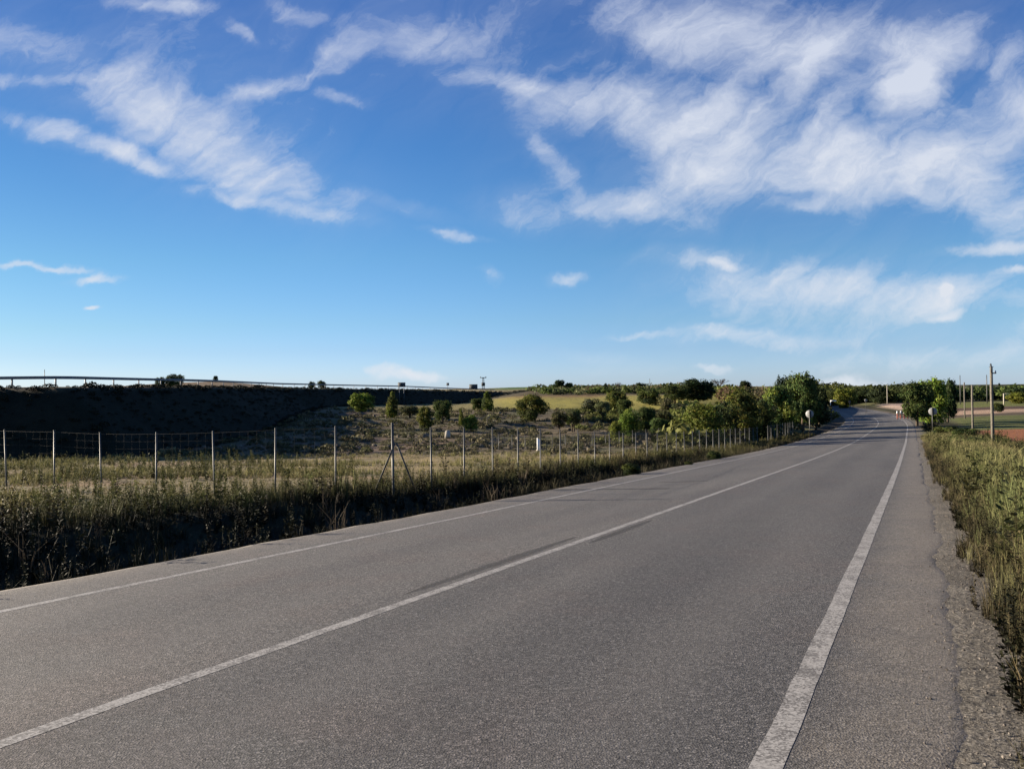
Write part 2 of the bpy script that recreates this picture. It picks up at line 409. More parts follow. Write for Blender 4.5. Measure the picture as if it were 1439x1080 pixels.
# ------------------------------------------------------------------ ground sheet
def axis(step0, grow, near, far):
    a = [0.0]
    while a[-1] < far:
        d = a[-1]; a.append(d + (step0 if d < near else max(step0, (d - near) * grow + step0)))
    return np.array(a)
xp = axis(.26, .03, 38, 5000); gx = np.concatenate([-xp[::-1], xp[1:]])
yn = axis(.5, .08, 20, 120); yp = axis(.24, .010, 14, 5000); gy = np.concatenate([-yn[::-1], yp[1:]])
GX, GY = np.meshgrid(gx, gy)
GZ = ground_z(GX, GY)
def ground_colour(X, Y):
    t = X / np.maximum(Y, 4.0)
    px = CX + F * t
    s, w = road_sw(X, Y); d = np.maximum(WL - w, w - WR)
    n = fbm(X * .11, Y * .11, 41); n2 = fbm(X * .6, Y * .6, 43); n3 = fbm(X * .03, Y * .03, 44, 3)
    col = np.zeros(X.shape + (3,))
    def put(c, m):
        col[...] = col * (1 - m[..., None]) + np.array(c) * m[..., None]
    one = np.ones(X.shape)
    put((.24, .195, .105), one)                                        # dry field grass
    put((.15, .15, .06), sst(.42, .62, n) * .8)                       # greener swathes
    put((.30, .20, .12), sst(.55, .72, fbm(X * .2, Y * .35, 47)) * .7 * (1 - sst(60, 80, Y)))   # bare earth
    fieldl = sst(20, 28, Y) * (1 - sst(50, 56, Y)) * (1 - sst(.2, .3, t))
    put((.30, .225, .11), fieldl * sst(.35, .6, n2) * .8 * sst(-.25, -.1, t))
    # dry terraced slope: grey-brown earth, pinkish in places
    slope = sst(49, 55, Y) * (1 - sst(98, 110, Y)) * (1 - sst(.26, .32, t)) * sst(-.8, -.5, t)
    put((.155, .122, .074), slope)
    put((.17, .118, .085), slope * sst(.5, .62, fbm(X * .12, Y * .1, 51)) * .8 * (1 - sst(-.12, -.02, t)))
    put((.105, .105, .05), slope * sst(.52, .66, fbm(X * .2, Y * .5, 53)) * .8)
    # plateau with the yellow crop
    pl = sst(104, 109, Y) * (1 - sst(168, 176, Y)) * sst(-.06, .0, t) * (1 - sst(.33, .36, t))
    put((.30, .262, .062), pl)
    put((.20, .17, .06), sst(104, 109, Y) * (1 - sst(168, 176, Y)) * (1 - sst(-.06, .0, t)) * sst(-.3, -.2, t) * .8)
    put((.21, .13, .06), sst(140, 176, Y) * (1 - sst(225, 240, Y)) * sst(-.03, .02, t) * (1 - sst(.10, .13, t)) * .9)
    sc = sst(172, 180, Y) * (1 - sst(240, 300, Y)) * (1 - sst(.40, .42, t))
    put((.085, .07, .04), sc * .85)
    put((.08, .13, .035), sst(300, 380, Y) * sst(-.05, 0, t) * (1 - sst(.12, .2, t)))
    put((.15, .10, .055), sst(150, 260, Y) * (1 - sst(-.2, -.12, t)))
    # right-hand fields in strips
    rt = sst(3.0, 6.0, w - WR) * sst(.40, .42, t)
    put((.28, .115, .055), rt * sst(38, 44, Y) * (1 - sst(80, 83, Y)))
    put((.115, .125, .04), rt * sst(80, 83, Y) * (1 - sst(122, 125, Y)))
    put((.10, .075, .05), rt * sst(122, 125, Y) * (1 - sst(133, 136, Y)))  # dark band: a cast shadow painted into the field colour
    put((.42, .29, .20), rt * sst(133, 136, Y) * (1 - sst(155, 158, Y)))
    put((.10, .065, .045), rt * sst(155, 158, Y) * (1 - sst(176, 180, Y)))
    put((.15, .16, .045), rt * sst(176, 180, Y) * (1 - sst(232, 240, Y)))
    put((.07, .065, .03), rt * sst(232, 240, Y))
    # pale yard beside the bend
    yard = sst(.462, .468, t) * (1 - sst(.505, .515, t)) * sst(126, 130, Y) * (1 - sst(235, 240, Y))
    put((.46, .34, .255), yard)
    put((.12, .12, .05), sst(.40, .41, t) * (1 - sst(.455, .46, t)) * sst(215, 225, Y))
    # embankment slope: scrub, with the shade of the face put into its colour
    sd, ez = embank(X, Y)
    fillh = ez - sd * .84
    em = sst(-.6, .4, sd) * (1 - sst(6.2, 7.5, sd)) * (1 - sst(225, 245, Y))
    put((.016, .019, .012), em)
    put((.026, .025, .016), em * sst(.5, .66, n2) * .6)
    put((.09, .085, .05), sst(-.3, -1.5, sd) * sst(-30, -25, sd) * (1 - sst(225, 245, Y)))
    # verges
    dl = WL - w; dr = w - WR
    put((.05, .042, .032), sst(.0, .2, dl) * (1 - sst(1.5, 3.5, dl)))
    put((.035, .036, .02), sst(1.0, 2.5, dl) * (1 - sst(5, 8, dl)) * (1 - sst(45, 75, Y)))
    put((.132, .120, .103), sst(-.9, -.6, dr) * (1 - sst(.15 + .5 * (n2 - .5), .75 + .5 * (n2 - .5), dr)))
    put((.06, .055, .028), sst(.3, .8, dr) * (1 - sst(4, 6, dr)))
    return col
GC = ground_colour(GX, GY)
ny, nx = GX.shape
idx = np.arange(ny * nx).reshape(ny, nx)
Fq = np.stack([idx[:-1, :-1], idx[:-1, 1:], idx[1:, 1:], idx[1:, :-1]], -1).reshape(-1, 4)
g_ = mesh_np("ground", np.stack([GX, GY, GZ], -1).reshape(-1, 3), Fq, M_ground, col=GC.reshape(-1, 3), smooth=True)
tag(g_, kind="structure")

# ------------------------------------------------------------------ road
rs = np.concatenate([np.arange(-40, 60, .25), np.arange(60, 330, 1.0)])
wl = np.array([WL, -4.6, -4.2, -3.5, -2.5, -1.5, -.75, 0, .75, 1.5, 2.5, 3.5, 3.9, 4.15, WR])
SS, WW = np.meshgrid(rs, wl, indexing="ij"); WW = WW.copy()
jr = (fbm(rs * .7, rs * 0, 61, 5) - .5) * .42 + .05
jl = (fbm(rs * .9, rs * 0 + 5, 62, 4) - .5) * .22
fade = 1 - sst(60, 110, rs) * .8
WW[:, -1] += jr * fade; WW[:, -2] += jr * .6 * fade; WW[:, -3] += jr * .25 * fade; WW[:, 0] += jl; WW[:, 1] += jl * .5
RP = road_point(SS, WW); RP[:, -1, 2] -= .028; RP[:, -2, 2] -= .004; RP[:, 0, 2] -= .015
skirt_r = road_point(SS[:, -1:], WW[:, -1:] + .05); skirt_r[..., 2] -= .25
skirt_l = road_point(SS[:, :1], WW[:, :1] - .08); skirt_l[..., 2] -= .35
RP = np.concatenate([skirt_l, RP, skirt_r], 1)
SWA = np.stack([SS, WW, SS * 0], -1); SWA = np.concatenate([SWA[:, :1], SWA, SWA[:, -1:]], 1)
a, b = RP.shape[:2]; idx = np.arange(a * b).reshape(a, b)
Fr = np.stack([idx[:-1, :-1], idx[:-1, 1:], idx[1:, 1:], idx[1:, :-1]], -1).reshape(-1, 4)
tag(mesh_np("road", RP.reshape(-1, 3), Fr, M_asph, extra={"sw": SWA.reshape(-1, 3)}), kind="structure")
def marking(name, w0, width, s0, s1, mat=M_paint, lift=.0015, wig=0.0, alpha=None, taper=False):
    ss = np.concatenate([np.arange(s0, min(60, s1), .25), np.arange(max(60, s0), s1 + .01, 1.0)]) if s1 > 60 else np.arange(s0, s1 + .01, .2)
    e = (fbm(ss * 3.0, ss * 0 + s0, 71) - .5) * .018
    cen = w0(ss) if callable(w0) else w0 + 0 * ss
    wid = width * (np.sin(np.clip((ss - s0) / (s1 - s0), 0, 1) * math.pi) ** .6 * .9 + .1) if taper else width + 0 * ss
    ws = np.stack([cen - wid / 2 + e, cen, cen + wid / 2 + e * .6], 1)
    S2 = np.repeat(ss[:, None], 3, 1)
    P = road_point(S2, ws); P[..., 2] += lift
    idx = np.arange(P.shape[0] * 3).reshape(-1, 3)
    Fm = np.stack([idx[:-1, :-1], idx[:-1, 1:], idx[1:, 1:], idx[1:, :-1]], -1).reshape(-1, 4)
    A = np.stack([S2, ws, np.repeat(np.array([[0., 1., 0.]]), len(ss), 0)], -1)
    return mesh_np(name, P.reshape(-1, 3), Fm, mat, extra={"sw": A.reshape(-1, 3)}, smooth=True)
tag(marking("edge_line", 3.5, .13, -30, 320), kind="structure")
tag(marking("edge_line", -3.5, .12, -30, 320), kind="structure")
tag(marking("centre_line", 0.0, .12, -30, 320), kind="structure")
tag(marking("tar_patch", lambda s: -.22 + 0 * s, .24, 8.2, 12.4, M_tar, .0008, taper=True), kind="structure")
tag(marking("tar_patch", lambda s: .20 + 0 * s, .22, 11.8, 14.6, M_tar, .0008, taper=True), kind="structure")
def cross_seal(pts, wid):
    V = []; A = []
    for (s, w) in pts:
        for k in (-1, 0, 1):
            V.append(road_point(np.array(s + k * wid), np.array(w)) + np.array([0, 0, .0008])); A.append((s, w, 1.0 if k == 0 else 0.0))
    n = len(pts); idx = np.arange(n * 3).reshape(n, 3)
    Fm = np.stack([idx[:-1, :-1], idx[:-1, 1:], idx[1:, 1:], idx[1:, :-1]], -1).reshape(-1, 4)
    tag(mesh_np("crack_seal", np.array(V), Fm, M_tar, extra={"sw": np.array(A)}), kind="structure")
cross_seal([(21.4 + .15 * i / 20, -4.7 + i * .16) for i in range(21)], .22)
cross_seal([(24.0 + .4 * i / 10, -2.5 + i * .13) for i in range(11)], .16)

# ------------------------------------------------------------------ foliage tools
def unit(v): return v / (np.linalg.norm(v, axis=-1, keepdims=True) + 1e-12)
def leaf_quads(c, size, bias=None, aspect=.6, up=0.0):
    n = len(c)
    nr = rng.normal(size=(n, 3))
    if bias is not None: nr = unit(nr) + bias
    nr[:, 2] += up; nr = unit(nr)
    a = unit(np.cross(nr, rng.normal(size=(n, 3)))); b = np.cross(nr, a)
    s = np.asarray(size).reshape(-1, 1)
    k = s * aspect
    V = np.stack([c - a * s, c - b * k + a * s * .1, c + a * s, c + b * k + a * s * .1], 1)
    return V
def qidx(n): return np.arange(n * 4).reshape(n, 4)
def jitter_cols(n, base, var=.25, hue=.12):
    base = np.array(base)
    v = np.exp(rng.normal(0, var, (n, 1))); h = 1 + rng.normal(0, hue, (n, 3)) * np.array([1, .5, .7])
    return np.clip(base * v * h, .004, .6)
def crown_mesh(seed, lobes, n, size, cols, flat=1.0, inner=.5):
    n = int(n * 1.9); size = size * .70
    """lobes: (x,y,z,r) in a unit box (x,y -.5..5, z 0..1)."""
    global rng
    keep = rng; rng = np.random.default_rng(seed)
    L = np.array(lobes, float); wts = L[:, 3] ** 2; wts /= wts.sum()
    li = rng.choice(len(L), n, p=wts)
    d = unit(rng.normal(size=(n, 3)))
    # knobbly surface: radius varies over the direction, with open pockets
    ph = rng.uniform(0, 6.28, (len(L), 6))
    kn = .24 * np.sin(5 * d[:, 0] + ph[li, 0]) * np.sin(5 * d[:, 1] + ph[li, 1]) + .18 * np.sin(9 * d[:, 2] + ph[li, 2]) * np.sin(8 * d[:, 0] + ph[li, 3])
    r = L[li, 3] * (1 + kn) * (inner + (1 - inner) * rng.random(n) ** .6)
    r *= np.where(rng.random(n) < .13, 1.0 + .34 * rng.random(n), 1.0)
    c = L[li, :3] + d * r[:, None] * np.array([1, 1, flat])
    keepm = (np.sin(7 * c[:, 0] + ph[0, 4] * 2) * np.sin(8 * c[:, 1] + ph[0, 5]) * np.sin(7.5 * c[:, 2] + ph[0, 3]) < .42) & (c[:, 2] > .0)
    c = c[keepm]; d = d[keepm]; li = li[keepm]; m = len(c)
    V = leaf_quads(c, size * np.exp(rng.normal(0, .3, m)), bias=d * 1.3, aspect=.62)
    base = np.array(cols)[rng.integers(0, len(cols), len(L))][li]
    col = np.clip(base * np.exp(rng.normal(0, .22, (m, 1))) * (1 + rng.normal(0, .08, (m, 3))), .004, .5)
    rng = keep
    return mesh_np("crown", V.reshape(-1, 3), qidx(m), M_leaf, col=np.repeat(col, 4, 0), link=False)
def trunk_mesh(seed, lobes, base_r, forks=1, spread=.04):
    rr = random.Random(seed); mb = MB()
    for k in range(forks):
        ox = (k - (forks - 1) / 2) * spread * 2
        top = np.array([ox * 1.6 + rr.uniform(-.03, .03), rr.uniform(-.03, .03), .48])
        mb.tube([(ox, 0, -.06), (ox * 1.1 + rr.uniform(-.015, .015), rr.uniform(-.015, .015), .18), (ox * 1.3, 0.01, .33), top], [base_r * 1.25, base_r, base_r * .82, base_r * .6], 8)
    for (x, y, z, r) in lobes:
        st = np.array([rr.uniform(-.02, .02), rr.uniform(-.02, .02), rr.uniform(.18, .36)])
        mid = st * .45 + np.array([x, y, z]) * .55 + np.array([rr.uniform(-.04, .04), rr.uniform(-.04, .04), -.03])
        mb.tube([st, mid, (x, y, z + r * .4)], [base_r * .5, base_r * .33, base_r * .1], 5)
    return mb.mesh("trunk", M_bark, True)
def lobes_round(seed, n, z0, z1, rad, r0, r1, top=1.0):
    rr = random.Random(seed); L = []
    for i in range(n):
        a = i * 2.4 + rr.uniform(-.5, .5); z = z0 + (z1 - z0) * ((i + .5) / n) ** .9 + rr.uniform(-.05, .05)
        env = math.sqrt(max(.05, 1 - ((z - (z0 + z1) / 2) / ((z1 - z0) * .62)) ** 2))
        q = rad * env * rr.uniform(.55, 1.0); r = rr.uniform(r0, r1)
        L.append((math.cos(a) * q, math.sin(a) * q, min(z, 1 - r * .9), r))
    return L
G_dark = [(0.027, 0.0405, 0.0162), (0.0351, 0.05, 0.0175), (0.023, 0.0351, 0.0162)]
G_mid = [(0.062, 0.0806, 0.0217), (0.0512, 0.0697, 0.0217), (0.0775, 0.093, 0.0248)]
G_bright = [(0.1162, 0.1473, 0.0248), (0.093, 0.124, 0.0232), (0.1395, 0.1628, 0.031)]
G_olive = [(0.0853, 0.0899, 0.0403), (0.0697, 0.0775, 0.0372), (0.1008, 0.1023, 0.0465)]
G_yel = [(0.1107, 0.1255, 0.0248), (0.0911, 0.1112, 0.0248), (0.1302, 0.1355, 0.031)]
G_brown = [(0.1162, 0.0853, 0.0465), (0.093, 0.0744, 0.0434), (0.0775, 0.0775, 0.0388)]
PROTO = {}
def proto(kind, seed, n, size, cols, lob, br, forks=1, flat=1.0, inner=.55):
    PROTO[kind] = (trunk_mesh(seed, lob[:7], br, forks), crown_mesh(seed, lob, n, size, cols, flat, inner))
lr = lobes_round
proto("round_dark", 1, 4200, .035, G_dark, lr(1, 14, .22, .95, .30, .15, .22), .035)
proto("round_mid", 2, 4600, .034, G_mid, lr(2, 16, .2, .95, .31, .13, .21), .032)
proto("round_bright", 3, 4200, .036, G_bright, lr(3, 13, .16, .95, .29, .15, .23), .03)
proto("tall_mixed", 4, 5600, .029, G_mid + G_yel, lr(4, 20, .12, .96, .30, .12, .19), .03)
proto("bush_bright", 5, 5200, .032, G_yel + G_bright, lr(5, 17, .1, .86, .31, .15, .22), .02)
proto("bush_dark", 6, 4200, .034, G_dark + G_mid, lr(6, 14, .1, .86, .30, .15, .23), .02)
proto("olive", 7, 3000, .036, G_olive, lr(7, 12, .42, .95, .30, .12, .19), .034)
proto("olive_two", 8, 3000, .036, G_olive + G_mid, lr(8, 12, .40, .95, .31, .12, .19), .026, 2, )
proto("column", 9, 3000, .036, G_mid + G_bright, [(0.05, 0, .16, .22), (-.16, .05, .2, .2), (.15, 0, .3, .2), (-.1, .05, .42, .22), (.1, -.05, .55, .2), (-.02, 0, .7, .18), (.05, .03, .84, .14), (.02, 0, .93, .09)], .03)
proto("cone", 10, 2200, .04, G_dark, [(0, 0, .25, .3), (.16, .1, .2, .2), (-.16, -.1, .22, .2), (0, .05, .5, .24), (0, 0, .72, .17), (.02, 0, .88, .1)], .03)
proto("pale", 11, 2600, .038, [(.10, .10, .06), (.085, .09, .05)] + G_olive, lr(11, 12, .15, .92, .31, .14, .21), .02)
proto("brown", 12, 2400, .038, G_brown, lr(12, 11, .15, .9, .32, .15, .22), .02)
def bare_proto():
    rr = random.Random(5); mb = MB(); tw = MB()
    mb.tube([(0, 0, -.06), (.01, 0, .25), (0, .01, .45)], [.03, .024, .018], 7)
    for i in range(16):
        a = i * 2.4; e = rr.uniform(.25, .48)
        p1 = np.array([0, 0, rr.uniform(.25, .45)]); p2 = np.array([math.cos(a) * e * .6, math.sin(a) * e * .6, rr.uniform(.6, .75)]); p3 = np.array([math.cos(a) * e, math.sin(a) * e, rr.uniform(.78, 1)])
        mb.tube([p1, p2, p3], [.014, .009, .004], 5)
        for k in range(16):
            q = p2 + (p3 - p2) * rr.uniform(-.2, 1.0); dq = np.array([rr.gauss(0, .09), rr.gauss(0, .09), rr.uniform(.0, .14)])
            tw.tube([q, q + dq * .5, q + dq], [.007, .005, .002], 3, False)
    PROTO["bare"] = (mb.mesh("trunk", M_bark), tw.mesh("twigs", M_bark))
bare_proto()
def plant_tree(kind, px, ytop, wpx, Y, label, cat="tree", group=None, name=None, rot=None, sink=.0):
    P = unproject(px, ytop, Y); z0 = gz(P[0], P[1]) - sink
    h = max(.5, (P[2] - z0) * .94); wd = wpx / F * Y
    nm = name or ("tree" if cat == "tree" else "bush")
    t = thing(nm, label, cat, (P[0], P[1], z0), rot if rot is not None else random.uniform(0, 6.28), group)
    t.scale = (wd, wd, h)
    tr, cr = PROTO[kind]
    obj("trunk" if cat == "tree" else "stem", tr, t); obj("twigs" if kind == "bare" else "crown", cr, t)
    return t
TREES = [
 # kind, px, ytop, width px, distance, label, category, group
 ("round_bright", 508, 551, 33, 97, "bright green rounded tree just right of the embankment shadow, leftmost on the terraces", "tree", "trees on the dry terraces"),
 ("column", 551, 548, 22, 88, "narrow ragged green tree standing upright like a column against the dark embankment", "tree", "trees on the dry terraces"),
 ("olive", 576, 569, 30, 87, "low grey-olive shrub right beside the narrow column-like tree", "bush", "trees on the dry terraces"),
 ("tall_mixed", 598, 569, 23, 72, "small leafy tree directly behind the second fence post right of the braced post", "tree", "trees on the dry terraces"),
 ("round_mid", 621, 561, 26, 80, "dense round green tree with dark right side, left of the twin-lobed bush", "tree", "trees on the dry terraces"),
 ("column", 648, 574, 11, 75, "slim upright bush forming the taller left half of a close pair", "bush", "trees on the dry terraces"),
 ("bush_bright", 661, 581, 20, 71, "low round yellow-green bush forming the right half of a close pair", "bush", "trees on the dry terraces"),
 ("column", 685, 548, 20, 100, "two-tone green tree at the right end of the dark embankment, under the lattice mast", "tree", "trees on the dry terraces"),
 ("round_mid", 671, 559, 17, 102, "small green tree pressed against the left of the tree under the lattice mast", "tree", "trees on the dry terraces"),
 ("tall_mixed", 746, 552, 46, 84, "big spreading green shrub in the middle of the terraces, largest above the white marker", "bush", "trees on the dry terraces"),
 ("olive", 785, 576, 26, 69, "olive-coloured tree on one thin leaning trunk right of the white marker", "tree", "trees on the dry terraces"),
 ("olive_two", 805, 573, 24, 70, "olive-coloured tree on two bare trunks, right of its single-trunked neighbour", "tree", "trees on the dry terraces"),
 ("pale", 829, 559, 26, 98, "pale grey-green shrub at the edge of the yellow field", "bush", "trees on the dry terraces"),
 ("olive", 847, 562, 23, 82, "dark-trunked small tree throwing a long shadow along a terrace", "tree", "trees on the dry terraces"),
 ("tall_mixed", 867, 548, 34, 99, "tall mottled tree splitting the yellow field in two, right of the conical tree", "tree", "trees on the dry terraces"),
 ("bush_bright", 885, 572, 32, 66, "yellow-green bushy tree behind the tall fence posts, left of the gap in trees", "tree", "trees on the dry terraces"),
 ("round_mid", 908, 570, 26, 67, "mid-green bushy tree touching the right of the yellow-green one behind the posts", "tree", "trees on the dry terraces"),
 ("bush_dark", 912, 545, 32, 122, "dark bushy tree standing on the yellow field beneath the thin distant pole", "tree", "trees at the yellow field"),
 ("round_mid", 948, 540, 34, 125, "green left-hand tree of the large dark clump on the yellow field", "tree", "trees at the yellow field"),
 ("round_dark", 980, 531, 50, 127, "large nearly black tree with a knob on top, on the yellow field", "tree", "trees at the yellow field"),
 ("olive", 932, 575, 26, 73, "thin olive sapling in the gap left of the big glowing bush", "tree", "trees on the dry terraces"),
 ("pale", 955, 565, 22, 90, "grey-green young tree just below the large nearly black tree", "tree", "trees on the dry terraces"),
 ("bush_bright", 984, 565, 60, 61, "big glowing yellow-green bush closest behind the fence, left end of the hedge-like row", "bush", "trees behind the roadside fence"),
 ("bush_dark", 1018, 560, 44, 64, "dark ragged bush between the glowing bush and taller trees", "bush", "trees behind the roadside fence"),
 ("tall_mixed", 1043, 548, 52, 69, "olive-green leafy tree mid-row behind the fence, lower than its right neighbours", "tree", "trees behind the roadside fence"),
 ("bush_dark", 1066, 558, 40, 72, "dark shaded tree behind the opening in the fence", "tree", "trees behind the roadside fence"),
 ("tall_mixed", 1092, 538, 54, 84, "broad sunlit tree with yellowish leaves left of the tallest roadside tree", "tree", "trees behind the roadside fence"),
 ("round_mid", 1128, 521, 44, 94, "tallest roadside tree, flat-topped, above the left round sign", "tree", "trees behind the roadside fence"),
 ("round_dark", 1104, 526, 28, 97, "dark tree top poking up left of the tallest roadside tree", "tree", "trees behind the roadside fence"),
 ("round_dark", 1146, 541, 34, 99, "dark shaded tree overhanging the road right of the tallest roadside tree", "tree", "trees behind the roadside fence"),
 # ridge line
 ("round_dark", 786, 533, 17, 205, "dark round tree on the skyline above the yellow field, larger of a touching pair", "tree", "trees on the ridge"),
 ("round_mid", 799, 537, 12, 205, "smaller dark tree of a touching pair on the skyline", "tree", "trees on the ridge"),
 ("bush_dark", 768, 542, 9, 205, "tiny dark bush on the ridge, first of two left of the touching pair", "bush", "trees on the ridge"),
 ("bush_dark", 777, 544, 9, 205, "tiny dark bush on the ridge, second of two left of the touching pair", "bush", "trees on the ridge"),
 ("brown", 830, 541, 16, 200, "reddish brown leafless-looking bush on the ridge", "bush", "trees on the ridge"),
 ("cone", 851, 537, 13, 185, "dark pointed conical tree on the ridge", "tree", "trees on the ridge"),
 ("bare", 869, 536, 11, 190, "small bare grey tree on the ridge just right of the conical tree", "tree", "trees on the ridge"),
 ("round_dark", 900, 537, 16, 190, "dark round ridge tree with a green left side, left of the thin pole", "tree", "trees on the ridge"),
 ("cone", 933, 537, 10, 200, "small dark pyramid-shaped tree on the ridge left of the large dark clump", "tree", "trees on the ridge"),
 ("bare", 1011, 531, 26, 215, "wide bare grey tree with spreading twigs on the skyline right of the dark clump", "tree", "trees on the ridge"),
 ("round_dark", 1047, 534, 17, 200, "dark tree standing alone on the skyline left of the roadside trees", "tree", "trees on the ridge"),
 # beyond the bend
 ("round_bright", 1187, 544, 30, 228, "rounded green tree beside the far bend of the road, sunlit on its left", "tree", "trees beyond the bend"),
 ("round_mid", 1168, 547, 24, 240, "darker green tree left of the rounded tree at the far bend", "tree", "trees beyond the bend"),
 ("round_dark", 1214, 548, 26, 262, "dull green tree above the small far round sign", "tree", "trees beyond the bend"),
 ("cone", 1229, 541, 9, 300, "slim dark tree sticking up above the far wood", "tree", "trees beyond the bend"),
 ("round_mid", 1288, 534, 40, 97, "left tree of the leafy clump right of the road, overhanging the pavement edge", "tree", "trees right of the road"),
 ("round_bright", 1311, 529, 42, 101, "middle and tallest tree of the leafy clump right of the road", "tree", "trees right of the road"),
 ("round_dark", 1331, 531, 28, 108, "right-hand darker tree of the leafy clump right of the road", "tree", "trees right of the road"),
 ("round_mid", 926, 586, 28, 63, "mid-green low bush between the yellow-green tree and the glowing bush", "bush", "trees behind the roadside fence"),
 ("bush_bright", 866, 590, 22, 64, "small yellowish bush at the foot of the terraces left of the yellow-green tree", "bush", "trees on the dry terraces"),
 ("pale", 938, 558, 22, 96, "grey-green bush above the gap, left of the large nearly black tree", "bush", "trees on the dry terraces"),
 ("round_mid", 878, 560, 22, 92, "green bush tucked under the tall mottled tree", "bush", "trees on the dry terraces"),
 ("brown", 1066, 546, 40, 100, "brownish scrubby tree between the lone skyline tree and the broad sunlit tree", "tree", "trees behind the roadside fence"),
 ("bush_dark", 1402, 565, 15, 140, "single dark round bush on the bare strip behind the tall pole", "bush", None),
 ("round_bright", 1430, 550, 26, 205, "olive-green rounded tree at the right edge of the far fields", "tree", None),
 # embankment crest
 ("bush_dark", 245, 524, 24, 82, "large dark rounded bush on the embankment crest breaking the guard rail line", "bush", "bushes on the embankment crest"),
 ("bush_dark", 226, 528.5, 15, 81, "small dark bush joined to the left of the large crest bush", "bush", "bushes on the embankment crest"),
 ("round_dark", 303, 527.5, 7, 500, "tiny ball-shaped bush alone on the skyline behind the embankment", "bush", "bushes on the embankment crest"),
 ("bush_dark", 452, 533.5, 11, 136, "low dark bush on the crest, right one of a small group", "bush", "bushes on the embankment crest"),
 ("bush_dark", 438, 535, 9, 135, "low dark bush on the crest, left one of a small group", "bush", "bushes on the embankment crest"),
 # right verge shrubs
 ("bush_dark", 1333, 597, 36, 62, "dark green shrub right of the right-hand round sign", "bush", "shrubs along the right verge"),
 ("bush_dark", 1356, 600, 34, 56, "dark green shrub at the foot of the shorter wooden pole", "bush", "shrubs along the right verge"),
 ("round_mid", 1352, 612, 42, 49, "mid-green shrub in the middle of the right verge between sign and tall pole", "bush", "shrubs along the right verge"),
 ("bush_dark", 1374, 619, 44, 44, "low wide dark shrub just left of the tall pole's foot", "bush", "shrubs along the right verge"),
 ("pale", 1308, 592, 26, 79, "pale grey-green shrub behind the right-hand round sign", "bush", "shrubs along the right verge"),
]
for (k, px, yt, w, Y, lab, cat, grp) in TREES:
    plant_tree(k, px, yt, w * (1.28 if k not in ("bare",) else 1.0), Y, lab, cat, grp)

# far woods that read as one mass
def wood(name, pts, hgt, wid, cols, per=260, size=.35):
    Vs = []; Cs = []
    for (x, y) in pts:
        h = hgt * random.uniform(.7, 1.2); wdt = wid * random.uniform(.7, 1.3); z0 = gz(x, y)
        d = unit(rng.normal(size=(per, 3))); r = (.6 + .4 * rng.random(per)) * (1 + .2 * np.sin(5 * d[:, 0] + x) * np.sin(5 * d[:, 2] + y))
        c = np.array([x, y, z0 + h * .5]) + d * r[:, None] * np.array([wdt / 2, wdt / 2, h * .5])
        Vs.append(leaf_quads(c, size * np.exp(rng.normal(0, .3, per)), bias=d * 1.2, aspect=.65))
        base = np.array(cols[random.randrange(len(cols))]) * random.uniform(.75, 1.25)
        Cs.append(np.repeat(np.clip(base * np.exp(rng.normal(0, .2, (per, 1))), .004, .5), 4, 0))
    V = np.concatenate(Vs).reshape(-1, 3)
    return tag(mesh_np(name, V, qidx(len(V) // 4), M_leaf, col=np.concatenate(Cs)), kind="stuff")
def tpt(px, Y): return (px - CX) / F * Y, Y
pts = [tpt(random.uniform(1140, 1300), random.uniform(265, 360)) for _ in range(150)] + [tpt(random.uniform(1230, 1275), random.uniform(240, 262)) for _ in range(16)]
wood("far_wood", pts, 5.2, 6.0, G_dark + G_mid, 240, .42)
pts = [tpt(random.uniform(1325, 1620), random.uniform(243, 330)) for _ in range(150)]
wood("far_wood", pts, 4.6, 7.0, G_dark + G_dark + G_mid, 240, .42)
pts = [tpt(random.uniform(745, 1100), random.uniform(176, 235)) for _ in range(210)]
wood("ridge_scrub", pts, 1.6, 3.6, G_brown + G_mid + G_olive, 110, .26)
pts = [tpt(random.uniform(1010, 1160), random.uniform(105, 170)) for _ in range(60)]
wood("ridge_scrub", pts, 2.6, 4.5, G_brown + G_mid + G_yel, 160, .26)

# ------------------------------------------------------------------ grass, weeds, rocks (uncountable)
def blade_proto(seed, nb, h, spread, lean, wid):
    r = np.random.default_rng(seed)
    a = r.uniform(0, 6.28, nb); q = spread * np.sqrt(r.random(nb)); hh = h * r.uniform(.55, 1.1, nb)
    b = np.stack([np.cos(a) * q, np.sin(a) * q, np.full(nb, -.04)], 1)
    la = r.uniform(0, 6.28, nb); lm = lean * r.random(nb)
    mid = b + np.stack([np.cos(la) * lm * hh * .25, np.sin(la) * lm * hh * .25, hh * .6], 1)
    top = b + np.stack([np.cos(la) * lm * hh, np.sin(la) * lm * hh, hh], 1)
    wa = r.uniform(0, 6.28, nb); wv = np.stack([np.cos(wa), np.sin(wa), 0 * wa], 1) * wid
    q1 = np.stack([b - wv, b + wv, mid + wv * .8, mid - wv * .8], 1)
    q2 = np.stack([mid - wv * .8, mid + wv * .8, top + wv * .15, top - wv * .15], 1)
    V = np.concatenate([q1, q2], 0)
    t = np.concatenate([np.repeat(np.array([[0., 0, .6, .6]]), nb, 0), np.repeat(np.array([[.6, .6, 1, 1]]), nb, 0)])
    return V, t
